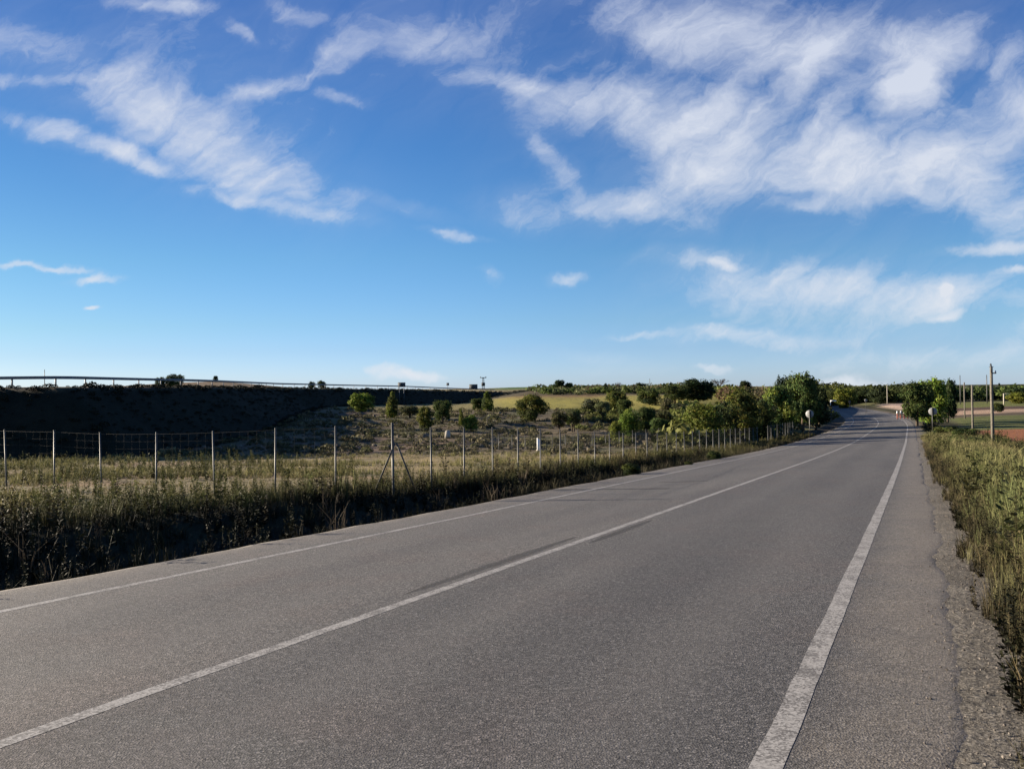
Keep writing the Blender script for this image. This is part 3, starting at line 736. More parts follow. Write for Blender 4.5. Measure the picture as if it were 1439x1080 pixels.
def weed_proto(seed, h, nl, leaf, seedhead=.3):
    r = np.random.default_rng(seed); Vs = []; ts = []
    ns = r.integers(2, 5)
    for k in range(ns):
        a = r.uniform(0, 6.28); l = r.uniform(.05, .3) * h; hh = h * r.uniform(.6, 1.05)
        b = np.array([math.cos(a) * .05, math.sin(a) * .05, -.05]); tp = np.array([math.cos(a) * l, math.sin(a) * l, hh])
        wv = np.array([-math.sin(a), math.cos(a), 0]) * .006
        Vs.append(np.array([[b - wv, b + wv, tp + wv * .5, tp - wv * .5]])); ts.append(np.array([[0, 0, 1, 1.]]))
        f = r.uniform(.08, 1.0, nl); c = b + (tp - b) * f[:, None]
        ang = r.uniform(0, 6.28, nl); L = leaf * (1.25 - .75 * f) * r.uniform(.6, 1.3, nl)
        dr = np.stack([np.cos(ang), np.sin(ang), r.uniform(-.1, .9, nl)], 1); dr = unit(dr)
        sd = unit(np.cross(dr, np.array([0, 0, 1.]) + r.normal(0, .4, (nl, 3))))
        tip = c + dr * L[:, None]; m = c + dr * L[:, None] * .5
        Vs.append(np.stack([c, m + sd * L[:, None] * .24, tip, m - sd * L[:, None] * .24], 1)); ts.append(np.repeat(f[:, None], 4, 1))
        nh = int(nl * seedhead)
        if nh:
            c = tp + r.normal(0, .03, (nh, 3)) * np.array([1, 1, 1.6])
            Vs.append(c[:, None] + r.normal(0, .014, (nh, 4, 3))); ts.append(np.full((nh, 4), 1.25))
    return np.concatenate(Vs), np.concatenate(ts)
def scatter(name, protos, P, scale, basecol, tipcol, mat, var=.22, zvar=.2):
    n = len(P); pi = rng.integers(0, len(protos), n); Vs = []; Cs = []
    for k, (V, t) in enumerate(protos):
        m = np.where(pi == k)[0]
        if not len(m): continue
        a = rng.uniform(0, 6.28, len(m)); ca, sa = np.cos(a), np.sin(a); s = scale[m] * np.exp(rng.normal(0, zvar, len(m)))
        x = V[..., 0].ravel(); y = V[..., 1].ravel(); z = V[..., 2].ravel()
        W = np.stack([(ca[:, None] * x - sa[:, None] * y) * s[:, None], (sa[:, None] * x + ca[:, None] * y) * s[:, None], z[None] * s[:, None]], -1) + P[m][:, None]
        Vs.append(W.reshape(-1, 3))
        tt = np.clip(t.ravel(), 0, 1.3)[None, :, None]
        bc = basecol[m][:, None]; tc = tipcol[m][:, None]
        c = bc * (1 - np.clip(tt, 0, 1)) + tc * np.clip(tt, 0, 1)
        c = c * np.exp(rng.normal(0, var, (len(m), 1, 1)))
        c = c * (1 + np.repeat(rng.normal(0, .12, (len(m), V.shape[0], 1)), 4, 1))
        Cs.append(np.clip(c, .003, .6).reshape(-1, 3))
    V = np.concatenate(Vs)
    return tag(mesh_np(name, V, qidx(len(V) // 4), mat, col=np.concatenate(Cs)), kind="stuff")
def lerpcol(a, b, f): return np.array(a)[None] * (1 - f[:, None]) + np.array(b)[None] * f[:, None]
def on_ground(x, y): return np.stack([x, y, ground_z(x, y)], -1)
def sw_xy(s, w):
    p = road_point(s, w); return p[:, 0], p[:, 1]
# (a) weeds filling the left verge, shade and lit tops put into their colours
def sample_sw(n, s0, s1, wf, pw=1.0):
    s = s0 + (s1 - s0) * rng.random(n) ** pw; lo, hi = wf(s); w = lo + (hi - lo) * rng.random(n)
    return s, w
TUFT = [blade_proto(200 + i, 14, .42, .10, .6, .0055) for i in range(6)]
WEEDS = [weed_proto(100 + i, .8, 34, .105, .3) for i in range(8)]
def bank_dc(s): return 2.0 + 1.7 * (1 - sst(8, 24, s))
s, w = sample_sw(7600, -3, 46, lambda s: (WL - bank_dc(s) - 2.6 * (1 - .5 * sst(8, 22, s)), WL - bank_dc(s) + .35), 1.25)
x, y = sw_xy(s, w); f = fbm(x * .4, y * .4, 82); kind = rng.random(len(x)); big = fbm(x * .8, y * .8, 81)
cb_ = lerpcol((.03, .034, .014), (.05, .044, .024), f); ct_ = lerpcol((.10, .115, .03), (.19, .16, .07), np.clip(f * 1.6 - .3 + rng.normal(0, .2, len(x)), 0, 1))
m = kind < .42; P_ = on_ground(x, y)
hh = (.22 + .50 * big ** 1.6) * (.8 + .5 * rng.random(len(x)))
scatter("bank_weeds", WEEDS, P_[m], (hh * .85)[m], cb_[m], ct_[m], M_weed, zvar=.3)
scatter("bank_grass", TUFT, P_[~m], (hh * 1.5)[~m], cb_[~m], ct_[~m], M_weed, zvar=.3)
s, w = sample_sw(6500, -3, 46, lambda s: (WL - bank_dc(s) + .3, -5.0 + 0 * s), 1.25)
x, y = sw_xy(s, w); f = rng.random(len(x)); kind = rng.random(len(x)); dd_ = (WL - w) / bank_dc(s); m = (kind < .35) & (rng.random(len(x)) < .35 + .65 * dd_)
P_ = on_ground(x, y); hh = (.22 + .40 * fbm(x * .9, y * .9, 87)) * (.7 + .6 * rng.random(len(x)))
cb_ = lerpcol((.010, .012, .006), (.018, .015, .009), f); ct_ = lerpcol((.024, .028, .012), (.05, .042, .024), f ** 2)  # near-black tones paint the shade on the road-facing bank
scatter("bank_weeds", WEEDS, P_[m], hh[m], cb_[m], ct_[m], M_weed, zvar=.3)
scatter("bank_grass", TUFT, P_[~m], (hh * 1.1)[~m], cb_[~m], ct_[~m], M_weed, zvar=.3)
n = 70
s, w = sample_sw(n, 6, 40, lambda s: (WL - bank_dc(s), -5.2 + 0 * s), 1.2); x, y = sw_xy(s, w)
scatter("dry_stalks", TUFT, on_ground(x, y), .7 + .6 * rng.random(n), lerpcol((.05, .04, .028), (.10, .08, .05), rng.random(n)), lerpcol((.09, .075, .05), (.18, .145, .095), rng.random(n)), M_grass)
s, w = sample_sw(2600, 40, 92, lambda s: (-7.6 + 0 * s, -5.1 + 0 * s))
x, y = sw_xy(s, w)
scatter("roadside_weeds", WEEDS, on_ground(x, y), .28 + .4 * fbm(x * .5, y * .5, 83) ** 1.5, lerpcol((.05, .05, .022), (.07, .06, .035), rng.random(len(x))), lerpcol((.10, .10, .035), (.15, .125, .06), rng.random(len(x))), M_grass)
_TUFT = [blade_proto(200 + i, 14, .42, .10, .5, .006) for i in range(6)]
FTUFT = [blade_proto(220 + i, 11, .36, .14, .6, .012) for i in range(6)]
s, w = sample_sw(1500, 20, 80, lambda s: (-6.2 + 0 * s, -4.9 + 0 * s))
x, y = sw_xy(s, w)
scatter("verge_grass", TUFT, on_ground(x, y), .45 + .5 * rng.random(len(x)), lerpcol((.03, .028, .018), (.05, .042, .028), rng.random(len(x))), lerpcol((.05, .045, .025), (.09, .075, .045), rng.random(len(x))), M_weed)
# (b) lit grass of the left field, behind the verge weeds
n = 26000
Yv = 9 + 42 * rng.random(n) ** .8; tx = rng.uniform(-.80, .30, n); x = tx * Yv; y = Yv
s, w = road_sw(x, y)
lush = fbm(x * .16, y * .22, 85)
m = (w < WL - bank_dc(s) - 1.2) & (embank(x, y)[0] > 5.5) & ((lush > .5) | (rng.random(n) < .3)) & ((y < 26) | (rng.random(n) < np.where(x / y > -.2, .25, .8)))
x, y, lush, w = x[m], y[m], lush[m], w[m]; f = np.clip((lush - .35) * 3, 0, 1)
scatter("field_grass", FTUFT, on_ground(x, y), (.3 + .5 * f) * (.6 + .6 * rng.random(len(x))), lerpcol((.15, .115, .06), (.115, .10, .045), f), lerpcol((.31, .235, .125), (.235, .20, .08), f), M_grass)
n = 2600
Yv = 12 + 34 * rng.random(n); tx = rng.uniform(-.75, .2, n); x = tx * Yv; y = Yv; s, w = road_sw(x, y)
m = (w < -8) & (fbm(x * .2, y * .25, 86) > .5) & (embank(x, y)[0] > 6) & ((x / y < -.2) | (y < 25)); x, y = x[m], y[m]
scatter("field_weeds", WEEDS, on_ground(x, y), .35 + .45 * rng.random(len(x)), lerpcol((.05, .05, .022), (.07, .06, .03), rng.random(len(x))), lerpcol((.09, .10, .03), (.14, .13, .05), rng.random(len(x))), M_grass)
# (c) low scrub and stones on the terraces
SHRUB = []
for i in range(6):
    r_ = np.random.default_rng(300 + i); d = unit(r_.normal(size=(70, 3))); d[:, 2] = np.abs(d[:, 2])
    keep = rng; rng = r_; V = leaf_quads(d * (.32 + .14 * r_.random((70, 1))) * np.array([1, 1, .75]), .085 * np.ones(70), bias=d, aspect=.6); rng = keep
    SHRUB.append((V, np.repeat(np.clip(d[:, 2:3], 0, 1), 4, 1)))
n = 13000
Yv = 50 + 58 * rng.random(n) ** .9; tx = rng.uniform(-.55, .33, n); x = tx * Yv; y = Yv
s, w = road_sw(x, y); dens = fbm(x * .22, y * .5, 91)
m = (w < -9) & (embank(x, y)[0] > 5.5) & (dens > .42) & (rng.random(n) < .6); x, y = x[m], y[m]; f = rng.random(len(x))
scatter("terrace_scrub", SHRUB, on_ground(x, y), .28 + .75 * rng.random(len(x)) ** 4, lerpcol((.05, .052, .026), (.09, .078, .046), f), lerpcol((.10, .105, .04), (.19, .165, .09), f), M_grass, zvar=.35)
n = 2600
Yv = 58 + 42 * rng.random(n); pxv = np.where(rng.random(n) < .65, rng.uniform(940, 1150, n), rng.uniform(800, 960, n)); x = (pxv - CX) / F * Yv; y = Yv; s, w = road_sw(x, y)
m = (w < -9.3) & (fbm(x * .25, y * .25, 97) > np.where(pxv > 945, .40, .54)); x, y, pxv = x[m], y[m], pxv[m]; f = rng.random(len(x))
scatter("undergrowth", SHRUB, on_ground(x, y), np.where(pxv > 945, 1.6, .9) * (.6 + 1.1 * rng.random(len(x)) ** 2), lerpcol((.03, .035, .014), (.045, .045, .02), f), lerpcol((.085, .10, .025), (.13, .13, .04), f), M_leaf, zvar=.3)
ROCK = []
for i in range(8):
    r_ = np.random.default_rng(400 + i); th = np.arange(7) * 6.283 / 7 + r_.uniform(0, 1); rings = []
    for (zz, rr_) in ((-.15, .8), (.12, 1.0), (.38, .72), (.5, .12)):
        rings.append(np.stack([np.cos(th) * rr_ * r_.uniform(.7, 1.2, 7) * .5, np.sin(th) * rr_ * r_.uniform(.6, 1.1, 7) * .36, np.full(7, zz) * r_.uniform(.8, 1.1, 7)], 1))
    q = []
    for a_ in range(3):
        for j in range(7): k = (j + 1) % 7; q.append([rings[a_][j], rings[a_][k], rings[a_ + 1][k], rings[a_ + 1][j]])
    V = np.array(q); ROCK.append((V, np.full(V.shape[:2], .5)))
n = 2600
Yv = 52 + 55 * rng.random(n); tx = rng.uniform(-.40, .26, n); x = tx * Yv; y = Yv
s, w = road_sw(x, y); dens = fbm(x * .18, y * .45, 95)
m = (w < -10) & (embank(x, y)[0] > 6) & (dens > .53); x, y = x[m], y[m]; f = rng.random(len(x))
scatter("terrace_rocks", ROCK, on_ground(x, y), .12 + .42 * rng.random(len(x)) ** 3.5, lerpcol((.14, .12, .09), (.11, .095, .07), f), lerpcol((.17, .145, .11), (.12, .10, .075), f), M_rock, var=.25)
# (d) grass and weeds on the crest and face of the embankment
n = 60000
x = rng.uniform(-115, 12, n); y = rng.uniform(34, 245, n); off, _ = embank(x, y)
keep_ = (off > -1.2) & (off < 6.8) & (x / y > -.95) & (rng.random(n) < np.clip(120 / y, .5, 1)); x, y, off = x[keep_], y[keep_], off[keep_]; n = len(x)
scatter("embankment_scrub", SHRUB, on_ground(x, y), np.where(off < .8, .55, .34) * (.6 + .8 * rng.random(n)), lerpcol((.010, .012, .007), (.014, .014, .009), rng.random(n)), lerpcol((.02, .025, .013), (.03, .031, .017), rng.random(n)), M_weed, zvar=.3)  # scrub darkened to carry the shade of the face
# (e) right verge: tall grass and broad-leaved weeds, close to the camera
s, w = sample_sw(21000, .5, 78, lambda s: (4.45 + 0 * s, 8.8 + .02 * s), 1.7)
x, y = sw_xy(s, w); edge = (fbm(s * .7, s * 0, 61, 5) - .5) * .42 * (1 - .8 * sst(60, 110, s))
m = w > 4.50 + edge + .12 * rng.random(len(w)); x, y, s, w = x[m], y[m], s[m], w[m]
f = fbm(x * .55, y * .55, 101); g2 = rng.random(len(x))
RT = [blade_proto(500 + i, 13, .60, .11, .55, .0045) for i in range(8)]
RTF = [blade_proto(520 + i, 12, .55, .13, .55, .009) for i in range(6)]
hs = (.45 + .6 * fbm(x * .8, y * .8, 102)) * (.32 + .68 * sst(4.5, 5.5, w)) * (1 - .45 * sst(7, 8.8, w))
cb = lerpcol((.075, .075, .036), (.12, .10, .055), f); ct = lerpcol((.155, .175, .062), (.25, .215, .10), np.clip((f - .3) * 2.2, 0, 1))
near = s < 16
P_ = on_ground(x, y)
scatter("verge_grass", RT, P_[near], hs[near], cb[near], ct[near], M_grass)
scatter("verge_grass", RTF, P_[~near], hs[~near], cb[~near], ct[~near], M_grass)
s, w = sample_sw(1900, .5, 75, lambda s: (4.75 + 0 * s, 8.6 + .02 * s), 1.4)
x, y = sw_xy(s, w); m = fbm(x * .5, y * .5, 104) > .5; x, y = x[m], y[m]
RW = [weed_proto(600 + i, .62, 24, .13, .2) for i in range(8)]
scatter("verge_weeds", RW, on_ground(x, y), .6 + .5 * rng.random(len(x)), lerpcol((.035, .045, .018), (.05, .05, .022), rng.random(len(x))), lerpcol((.07, .09, .028), (.10, .10, .04), rng.random(len(x))), M_grass)
LOW = [weed_proto(700 + i, .6, 40, .085, .1) for i in range(6)]
s, w = sample_sw(5200, .8, 60, lambda s: (4.30 + 0 * s, 5.15 + 0 * s), 1.6)
x, y = sw_xy(s, w); edge = (fbm(s * .7, s * 0, 61, 5) - .5) * .42 + .05; m = (w > WR + edge + .03) & (fbm(x * 1.1, y * 1.1, 107) > .42); x, y = x[m], y[m]; f = rng.random(len(x))
scatter("verge_grass", RT, on_ground(x, y), .22 + .25 * rng.random(len(x)), lerpcol((.02, .02, .012), (.05, .042, .025), f), lerpcol((.05, .05, .022), (.15, .12, .06), f), M_weed)
s, w = sample_sw(2200, .8, 45, lambda s: (4.45 + 0 * s, 5.15 + 0 * s), 1.5)
x, y = sw_xy(s, w); edge = (fbm(s * .7, s * 0, 61, 5) - .5) * .42 + .05; m = (w > WR + edge) & (fbm(x * .9, y * .9, 108) > .45); x, y = x[m], y[m]; f = rng.random(len(x))
scatter("verge_weeds", LOW, on_ground(x, y), .18 + .35 * rng.random(len(x)), lerpcol((.006, .007, .004), (.014, .012, .008), f), lerpcol((.02, .022, .010), (.07, .06, .03), f ** 2), M_weed)
# loose gravel at the broken right edge
n = 15000
s = .5 + 24 * rng.random(n) ** 1.6; edge = (fbm(s * .7, s * 0, 61, 5) - .5) * .42 + .05; w = WR + edge + rng.normal(.12, .24, n)
x, y = sw_xy(s, w); z = np.maximum(ground_z(x, y), np.where(w < WR + edge - .02, road_point(s, w)[:, 2], -99))
scatter("loose_gravel", ROCK, np.stack([x, y, z], -1), .004 + .011 * rng.random(n) ** 3, lerpcol((.10, .092, .08), (.2, .18, .15), rng.random(n)), lerpcol((.11, .10, .088), (.24, .21, .175), rng.random(n)), M_rock)
# ------------------------------------------------------------------ wire fences
def post_mesh(h, r=.022):
    mb = MB(); mb.tube([(0, 0, -.75), (0, 0, h)], r, 8); mb.tube([(0, 0, h), (0, 0, h + .012)], [r * 1.15, r * .6], 8)
    return mb.mesh("post", M_steel, False)
POST_H = 1.84
PM = post_mesh(POST_H)
def seg_wires(mb, A, B, levels, vstep, r):
    A = np.array(A); B = np.array(B); L = np.linalg.norm((B - A)[:2])
    for z in levels:
        mb.tube([A + [0, 0, z], (A + B) / 2 + [0, 0, z - .008], B + [0, 0, z]], r * (2.2 if z == levels[-1] else 1), 4, False)
    k = int(L / vstep)
    for i in range(1, k + 1):
        p = A + (B - A) * (i / (k + 1)); mb.tube([p + [0, 0, levels[0]], p + [0, 0, levels[-1]]], r * .8, 3, False)
TOPX = [-190, 8, 75, 141, 218, 300, 385, 470, 560, 611, 697, 765, 816, 840, 880, 926, 965, 1000, 1060, 1084, 1116]
TOPY = [602, 603, 604, 607, 607, 605, 601, 598, 597, 600, 600, 602, 604, 606, 608, 608, 606, 603, 600.5, 597, 592]
def post_base(x, y):
    q = CX + F * x / y + 1; z = unproject(q, float(np.interp(q, TOPX, TOPY)), y)[2] - POST_H - .012
    return min(z, gz(x, y) + .02)
LV = [.08, .3, .52, .74, .96, 1.18, 1.40, 1.60, 1.80]
# (1) section facing the camera on the left, leftmost corner at the braced post
pxA = [-190, -120, -55, 8, 75, 141, 218, 300, 385, 470, 560]
PA = []
c0 = unproject(8, 690, 23.2)[:2]; cE = np.array(road_point(np.array(17.5), np.array(-6.95)))[:2]
for q in pxA:
    t0 = (q - CX) / F; d = cE - c0                      # intersect the view line x = t*y with the fence line
    k = (t0 * c0[1] - c0[0]) / (d[0] - t0 * d[1]); p = c0 + d * k
    PA.append(np.array([p[0], p[1], post_base(p[0], p[1])]))
fa = thing("wire_fence", "wire mesh fence on steel posts across the left field before the dark embankment", "fence", tuple(PA[-1]), 0, "roadside wire fence sections")
o0 = PA[-1]
random.seed(21)
for p in PA[:-1]:
    obj("post", PM, fa, loc=tuple(p - o0), rot=(random.uniform(-.012, .012), random.uniform(-.02, .006), random.uniform(0, 3)))
mb = MB()
for a_, b_ in zip(PA[:-1], PA[1:]): seg_wires(mb, a_ - o0, b_ - o0, LV, .30, .0010)
mb.build("wire_mesh", M_wire, fa)
# (2) section running along the road from the corner
sB = []; i = 0
PB = []
for i in range(42):
    s_ = 17.5 + 1.634 * i; w_ = -6.95 + .4 * i / 41
    p = road_point(np.array(s_), np.array(w_)); PB.append(np.array([p[0], p[1], post_base(p[0], p[1])]))
fb = thing("wire_fence", "wire mesh fence on many posts along the left road edge, receding to the bend", "fence", tuple(PB[0]), 0, "roadside wire fence sections")
cp = post_mesh(POST_H + .06, .032)
for i, p in enumerate(PB):
    if i in (30, 31): continue
    obj("post", cp if i == 0 else PM, fb, loc=tuple(p - o0), rot=(random.uniform(-.012, .012), random.uniform(-.012, .012), random.uniform(0, 3)))
for rg in (range(0, 29), range(32, 41)):
    mb = MB()
    for i in rg: seg_wires(mb, PB[i] - o0, PB[i + 1] - o0, LV, .12, .0014)
    mb.build("wire_mesh", M_wire, fb)
# two raking braces at the corner post
dA = unit((PA[-2] - o0)[:2]); dB = unit((PB[1] - o0)[:2])
for dv, L_ in ((dA, .66), (dB, .95)):
    e = np.array([dv[0] * L_, dv[1] * L_, 0]); e[2] = gz(o0[0] + e[0], o0[1] + e[1]) - o0[2]
    mb = MB(); mb.tube([(dv[0] * .03, dv[1] * .03, 1.42), tuple(e + [0, 0, -.1])], .021, 7); mb.build("brace", M_steel, fb)
# (3) low fence at the back of the field
Q = [(700, 54), (737, 55), (775, 56), (812, 57), (850, 58), (888, 59), (925, 60), (960, 61), (990, 61.5)]
PC = []
for px, Y in Q:
    x = (px - CX) / F * Y; PC.append(np.array([x, Y, gz(x, Y)]))
PD = []
for a_, b_ in zip(PC[:-1], PC[1:]):
    for k in (0, 1 / 2):
        p = a_ + (b_ - a_) * k; PD.append(np.array([p[0], p[1], gz(p[0], p[1])]))
PD.append(PC[-1])
fc = thing("wire_fence", "low wire mesh fence along the back of the field at the foot of the terraces", "fence", tuple(PD[0]))
PL = post_mesh(1.05, .022)
for p in PD: obj("post", PL, fc, loc=tuple(p - PD[0]), rot=(random.uniform(-.02, .02), random.uniform(-.02, .02), 0))
mb = MB()
for a_, b_ in zip(PD[:-1], PD[1:]): seg_wires(mb, a_ - PD[0], b_ - PD[0], [.06, .2, .34, .48, .62, .76, .9, 1.02], .13, .0035)
mb.build("wire_mesh", M_wire, fc)

# ------------------------------------------------------------------ guard rail on the embankment crest
def crest_at(tt):
    seg = np.linalg.norm(np.diff(CREST[:, :2], axis=0), axis=1); cum = np.concatenate([[0], np.cumsum(seg)])
    out = np.stack([np.interp(tt, cum, CREST[:, i]) for i in range(3)], -1); return out, cum
_, cum = crest_at(np.array([0.]))
tt = np.arange(cum[1], cum[9] + 1, 2.0); cr, _ = crest_at(tt)
for _ in range(3): cr[1:-1, :2] = cr[1:-1, :2] * .5 + (cr[:-2, :2] + cr[2:, :2]) * .25
tg = unit(np.gradient(cr[:, :2], axis=0)); nrm = np.stack([-tg[:, 1], tg[:, 0]], 1)
rl = cr.copy(); rl[:, :2] += nrm * .9; rl[:, 2] = np.array([gz(*q[:2]) for q in rl]) + .03
for _ in range(6): rl[1:-1, 2] = rl[1:-1, 2] * .5 + (rl[:-2, 2] + rl[2:, 2]) * .25
gr = thing("guard_rail", "long dark steel guard rail on posts along the top of the embankment", "guard rail", tuple(rl[0]))
prof = [(0, .53), (.04, .56), (.04, .60), (.0, .635), (.04, .67), (.04, .71), (0, .74), (-.012, .74), (-.012, .53)]
V = []; Fq_ = []; k = len(prof)
for i in range(len(rl)):
    for (q, z) in prof: V.append([rl[i, 0] - nrm[i, 0] * q - rl[0, 0], rl[i, 1] - nrm[i, 1] * q - rl[0, 1], rl[i, 2] + z - rl[0, 2]])
for i in range(len(rl) - 1):
    for j in range(k): Fq_.append([i * k + j, i * k + (j + 1) % k, (i + 1) * k + (j + 1) % k, (i + 1) * k + j])
mesh_np("beam", np.array(V), np.array(Fq_), M_rail, parent=gr)
mb = MB(); mb.box((0, 0, .25), (.1, .06, .9)); pm = mb.mesh("post", M_rail)
for i in range(0, len(rl), 2): obj("post", pm, gr, loc=(rl[i, 0] + nrm[i, 0] * .07 - rl[0, 0], rl[i, 1] + nrm[i, 1] * .07 - rl[0, 1], rl[i, 2] - rl[0, 2]), rot=(0, 0, math.atan2(tg[i, 1], tg[i, 0])))

# ------------------------------------------------------------------ signs, poles and small things
def at(px, py, Y): return unproject(px, py, Y)
def round_sign(px, Y, ytop, dia, rz, label, offx=0.0, grp="round road signs at the bend"):
    P = at(px, ytop, Y); z0 = gz(P[0], P[1]); H = P[2] - z0
    t = thing("road_sign", label, "road sign", (P[0], P[1], z0), rz, grp)
    mb = MB(); mb.box((0, 0, (H - .3) / 2), (.07, .045, H + .3)); mb.build("post", M_steel, t)
    pn = MB(); pn.disc((offx, .062, H - dia / 2 + .02), dia / 2, .03, 28); pan = pn.build("panel", M_signback, t)
    mb = MB(); mb.box((.055, .03, H - dia / 2 + .02), (.13, .028, dia * .9)); mb.build("clamp", M_dark, pan)  # added dark strip standing in for the post's shadow on the disc
    for zz in (-.16, .16):
        rb = MB(); rb.box((offx, .036, H - dia / 2 + zz * dia), (.34, .018, .04)); rb.build("bracket", M_steel, pan)
    return t
round_sign(1137.5, 77, 576.3, .76, R(-34), "white round sign on a grey post at the left road edge, seen from behind")
round_sign(1310, 74, 572.6, .74, R(-25), "pale grey round sign on a post in the right verge grass", .05)
round_sign(1216.8, 172, 560.4, .62, R(-10), "small distant white round sign beyond the bend", 0, None)
t = at(1194, 563, 205); z0 = gz(t[0], t[1])
s4 = thing("road_sign", "tiny grey round sign left of the small white one beyond the bend", "road sign", (t[0], t[1], z0))
mb = MB(); mb.box((0, 0, (t[2] - z0 - .3) / 2), (.07, .05, t[2] - z0 + .3)); mb.build("post", M_steel, s4)
mb = MB(); mb.disc((0, .05, t[2] - z0 - .25), .33, .03, 20); mb.build("panel", M_steel, s4)
# direction board beyond the bend
t = at(1167, 562.0, 215); z0 = gz(t[0], t[1]); hh = max(1.1, t[2] - z0)
db = thing("direction_board", "low white horizontal board on one post beside the far road", "road sign", (t[0], t[1], z0))
mb = MB(); mb.box((0, 0, hh / 2 - .1), (.12, .08, hh + .2)); mb.build("post", M_white, db)
mb = MB(); mb.box((.75, -.06, hh - .2), (1.6, .04, .34)); mb.build("panel", M_white, db)
# wooden poles on the right
def pole(px, Y, ytop, r0, r1, label, fit=True, lean=0.0, mat=M_wood, grp="poles in the right-hand fields"):
    P = at(px, ytop, Y); z0 = gz(P[0], P[1]); H = P[2] - z0
    t = thing("utility_pole", label, "utility pole", (P[0], P[1], z0), 0, grp); t.rotation_euler = (0, lean, 0)
    mb = MB(); mb.tube([(0, 0, -.4), (.005, 0, H * .35), (-.01, 0, H * .7), (0, 0, H)], [r0, r0 * .9, (r0 + r1) / 2, r1], 10); mb.build("shaft", mat, t, True)
    if fit:
        mb = MB(); mb.box((0, 0, H + .012), (r1 * 2.3, r1 * 2.3, .03)); mb.box((-.05, -r1 - .02, H - .12), (.05, .04, .42)); mb.box((.11, 0, H - .34), (.30, .05, .06)); mb.build("bracket", M_dark, t)
        for dx, dz in ((-.05, .14), (.22, -.24)):
            mb = MB(); mb.tube([(dx, -r1 * .6 if dx < 0 else 0, H + dz - .1), (dx, -r1 * .6 if dx < 0 else 0, H + dz - .03), (dx, -r1 * .6 if dx < 0 else 0, H + dz + .05)], [.02, .05, .03], 8); mb.build("insulator", M_dark if dx < 0 else M_white, t)
    return t
pole(1393.5, 43, 515.5, .092, .07, "tall weathered wooden pole rising from the right verge, nearest and thickest of the poles", True, R(-.3))
pole(1366, 62, 541, .085, .07, "shorter bare wooden pole left of the tall one, its foot among green shrubs", False)
pole(1355, 118, 537, .10, .09, "third wooden pole, slimmer and farther off, left of the two near ones", False)
pole(1349, 210, 527, .12, .08, "thin grey concrete pole above the wood, left of the wooden poles", False, 0, M_steel)
pole(1386.5, 215, 526.5, .13, .09, "thin grey concrete pole above the wood, just left of the tall wooden pole's top", False, 0, M_steel)
pole(1246.5, 238, 541, .12, .09, "pale thin pole standing by the pinkish yard at the bend", False, 0, M_stone)
pole(913, 420, 532, .16, .12, "very thin distant pole on the skyline above the yellow field", False, 0, M_steel)
pole(62.5, 300, 519, .16, .10, "faint thin mast on the skyline over the guard rail at far left", False, 0, M_steel)
# pale frame in the far right field
P = at(1410.5, 552.5, 190); z0 = gz(P[0], P[1]); H = P[2] - z0
t = thing("pipe_frame", "pale post with a horizontal arm at the far edge of the right-hand fields", "post", (P[0], P[1], z0))
mb = MB(); mb.box((0, 0, H / 2 - .1), (.2, .2, H + .2)); mb.build("post", M_stone, t)
mb = MB(); mb.box((.85, 0, H - .1), (1.5, .18, .2)); mb.build("arm", M_stone, t)
# white marker post with slanted top
P = at(757.2, 614.5, 53.5); z0 = gz(P[0], P[1]); H = P[2] - z0
t = thing("marker_post", "white marker post with a slanted top standing in the field behind the fence", "marker post", (P[0], P[1], z0), R(8))
mb = MB(); w2, d2 = .125, .07
V = [[-w2, -d2, -.1], [w2, -d2, -.1], [w2, d2, -.1], [-w2, d2, -.1], [-w2, -d2, H], [w2, -d2, H - .22], [w2, d2, H - .22], [-w2, d2, H]]
mb.add(V, [[0, 3, 2, 1], [4, 5, 6, 7], [0, 1, 5, 4], [1, 2, 6, 5], [2, 3, 7, 6], [3, 0, 4, 7]]); mb.build("shaft", M_white, t)
mb = MB(); mb.box((0, 0, -.02), (.36, .28, .12)); mb.build("base", M_stone, t)
# pale block and small rusty lump on the terraces
P = at(629, 613, 62); 
mb = MB(); mb.box((0, 0, .26), (.46, .34, .62), taper=.82); mb.box((.0, .0, .58), (.34, .24, .1), taper=.6)
o = mb.build("stone_block", M_stone, None, loc=(P[0], P[1], gz(P[0], P[1]))); tag(o, "pale upright stone block on the lower terrace left of the white marker", "stone")
# lattice mast behind the embankment
P = at(679, 530.5, 420); z0 = gz(P[0], P[1]); H = P[2] - z0
t = thing("lattice_mast", "slender lattice mast with a wide head above the right end of the embankment", "mast", (P[0], P[1], z0))
mb = MB()
for sx in (-1, 1):
    for sy in (-1, 1): mb.tube([(sx * .7, sy * .7, -.3), (sx * .32, sy * .32, H)], .09, 4)
for k in range(9):
    z1 = H * k / 9; z2 = H * (k + 1) / 9; a1 = .7 - .38 * k / 9; a2 = .7 - .38 * (k + 1) / 9
    for sy in (-1, 1):
        mb.tube([(-a1, sy * a1, z1), (a2, sy * a2, z2)], .05, 4); mb.tube([(a1, sy * a1, z1), (-a2, sy * a2, z2)], .05, 4)
mb.build("tower", M_dark, t)
mb = MB(); mb.box((0, 0, H), (3.4, .5, .35)); mb.box((-1.4, 0, H + .3), (.4, .4, .5)); mb.box((1.4, 0, H + .3), (.4, .4, .5)); mb.build("head", M_dark, t)
mb = MB(); mb.box((0, 0, H * .45), (1.9, 1.6, 1.7)); mb.build("platform", M_dark, t)
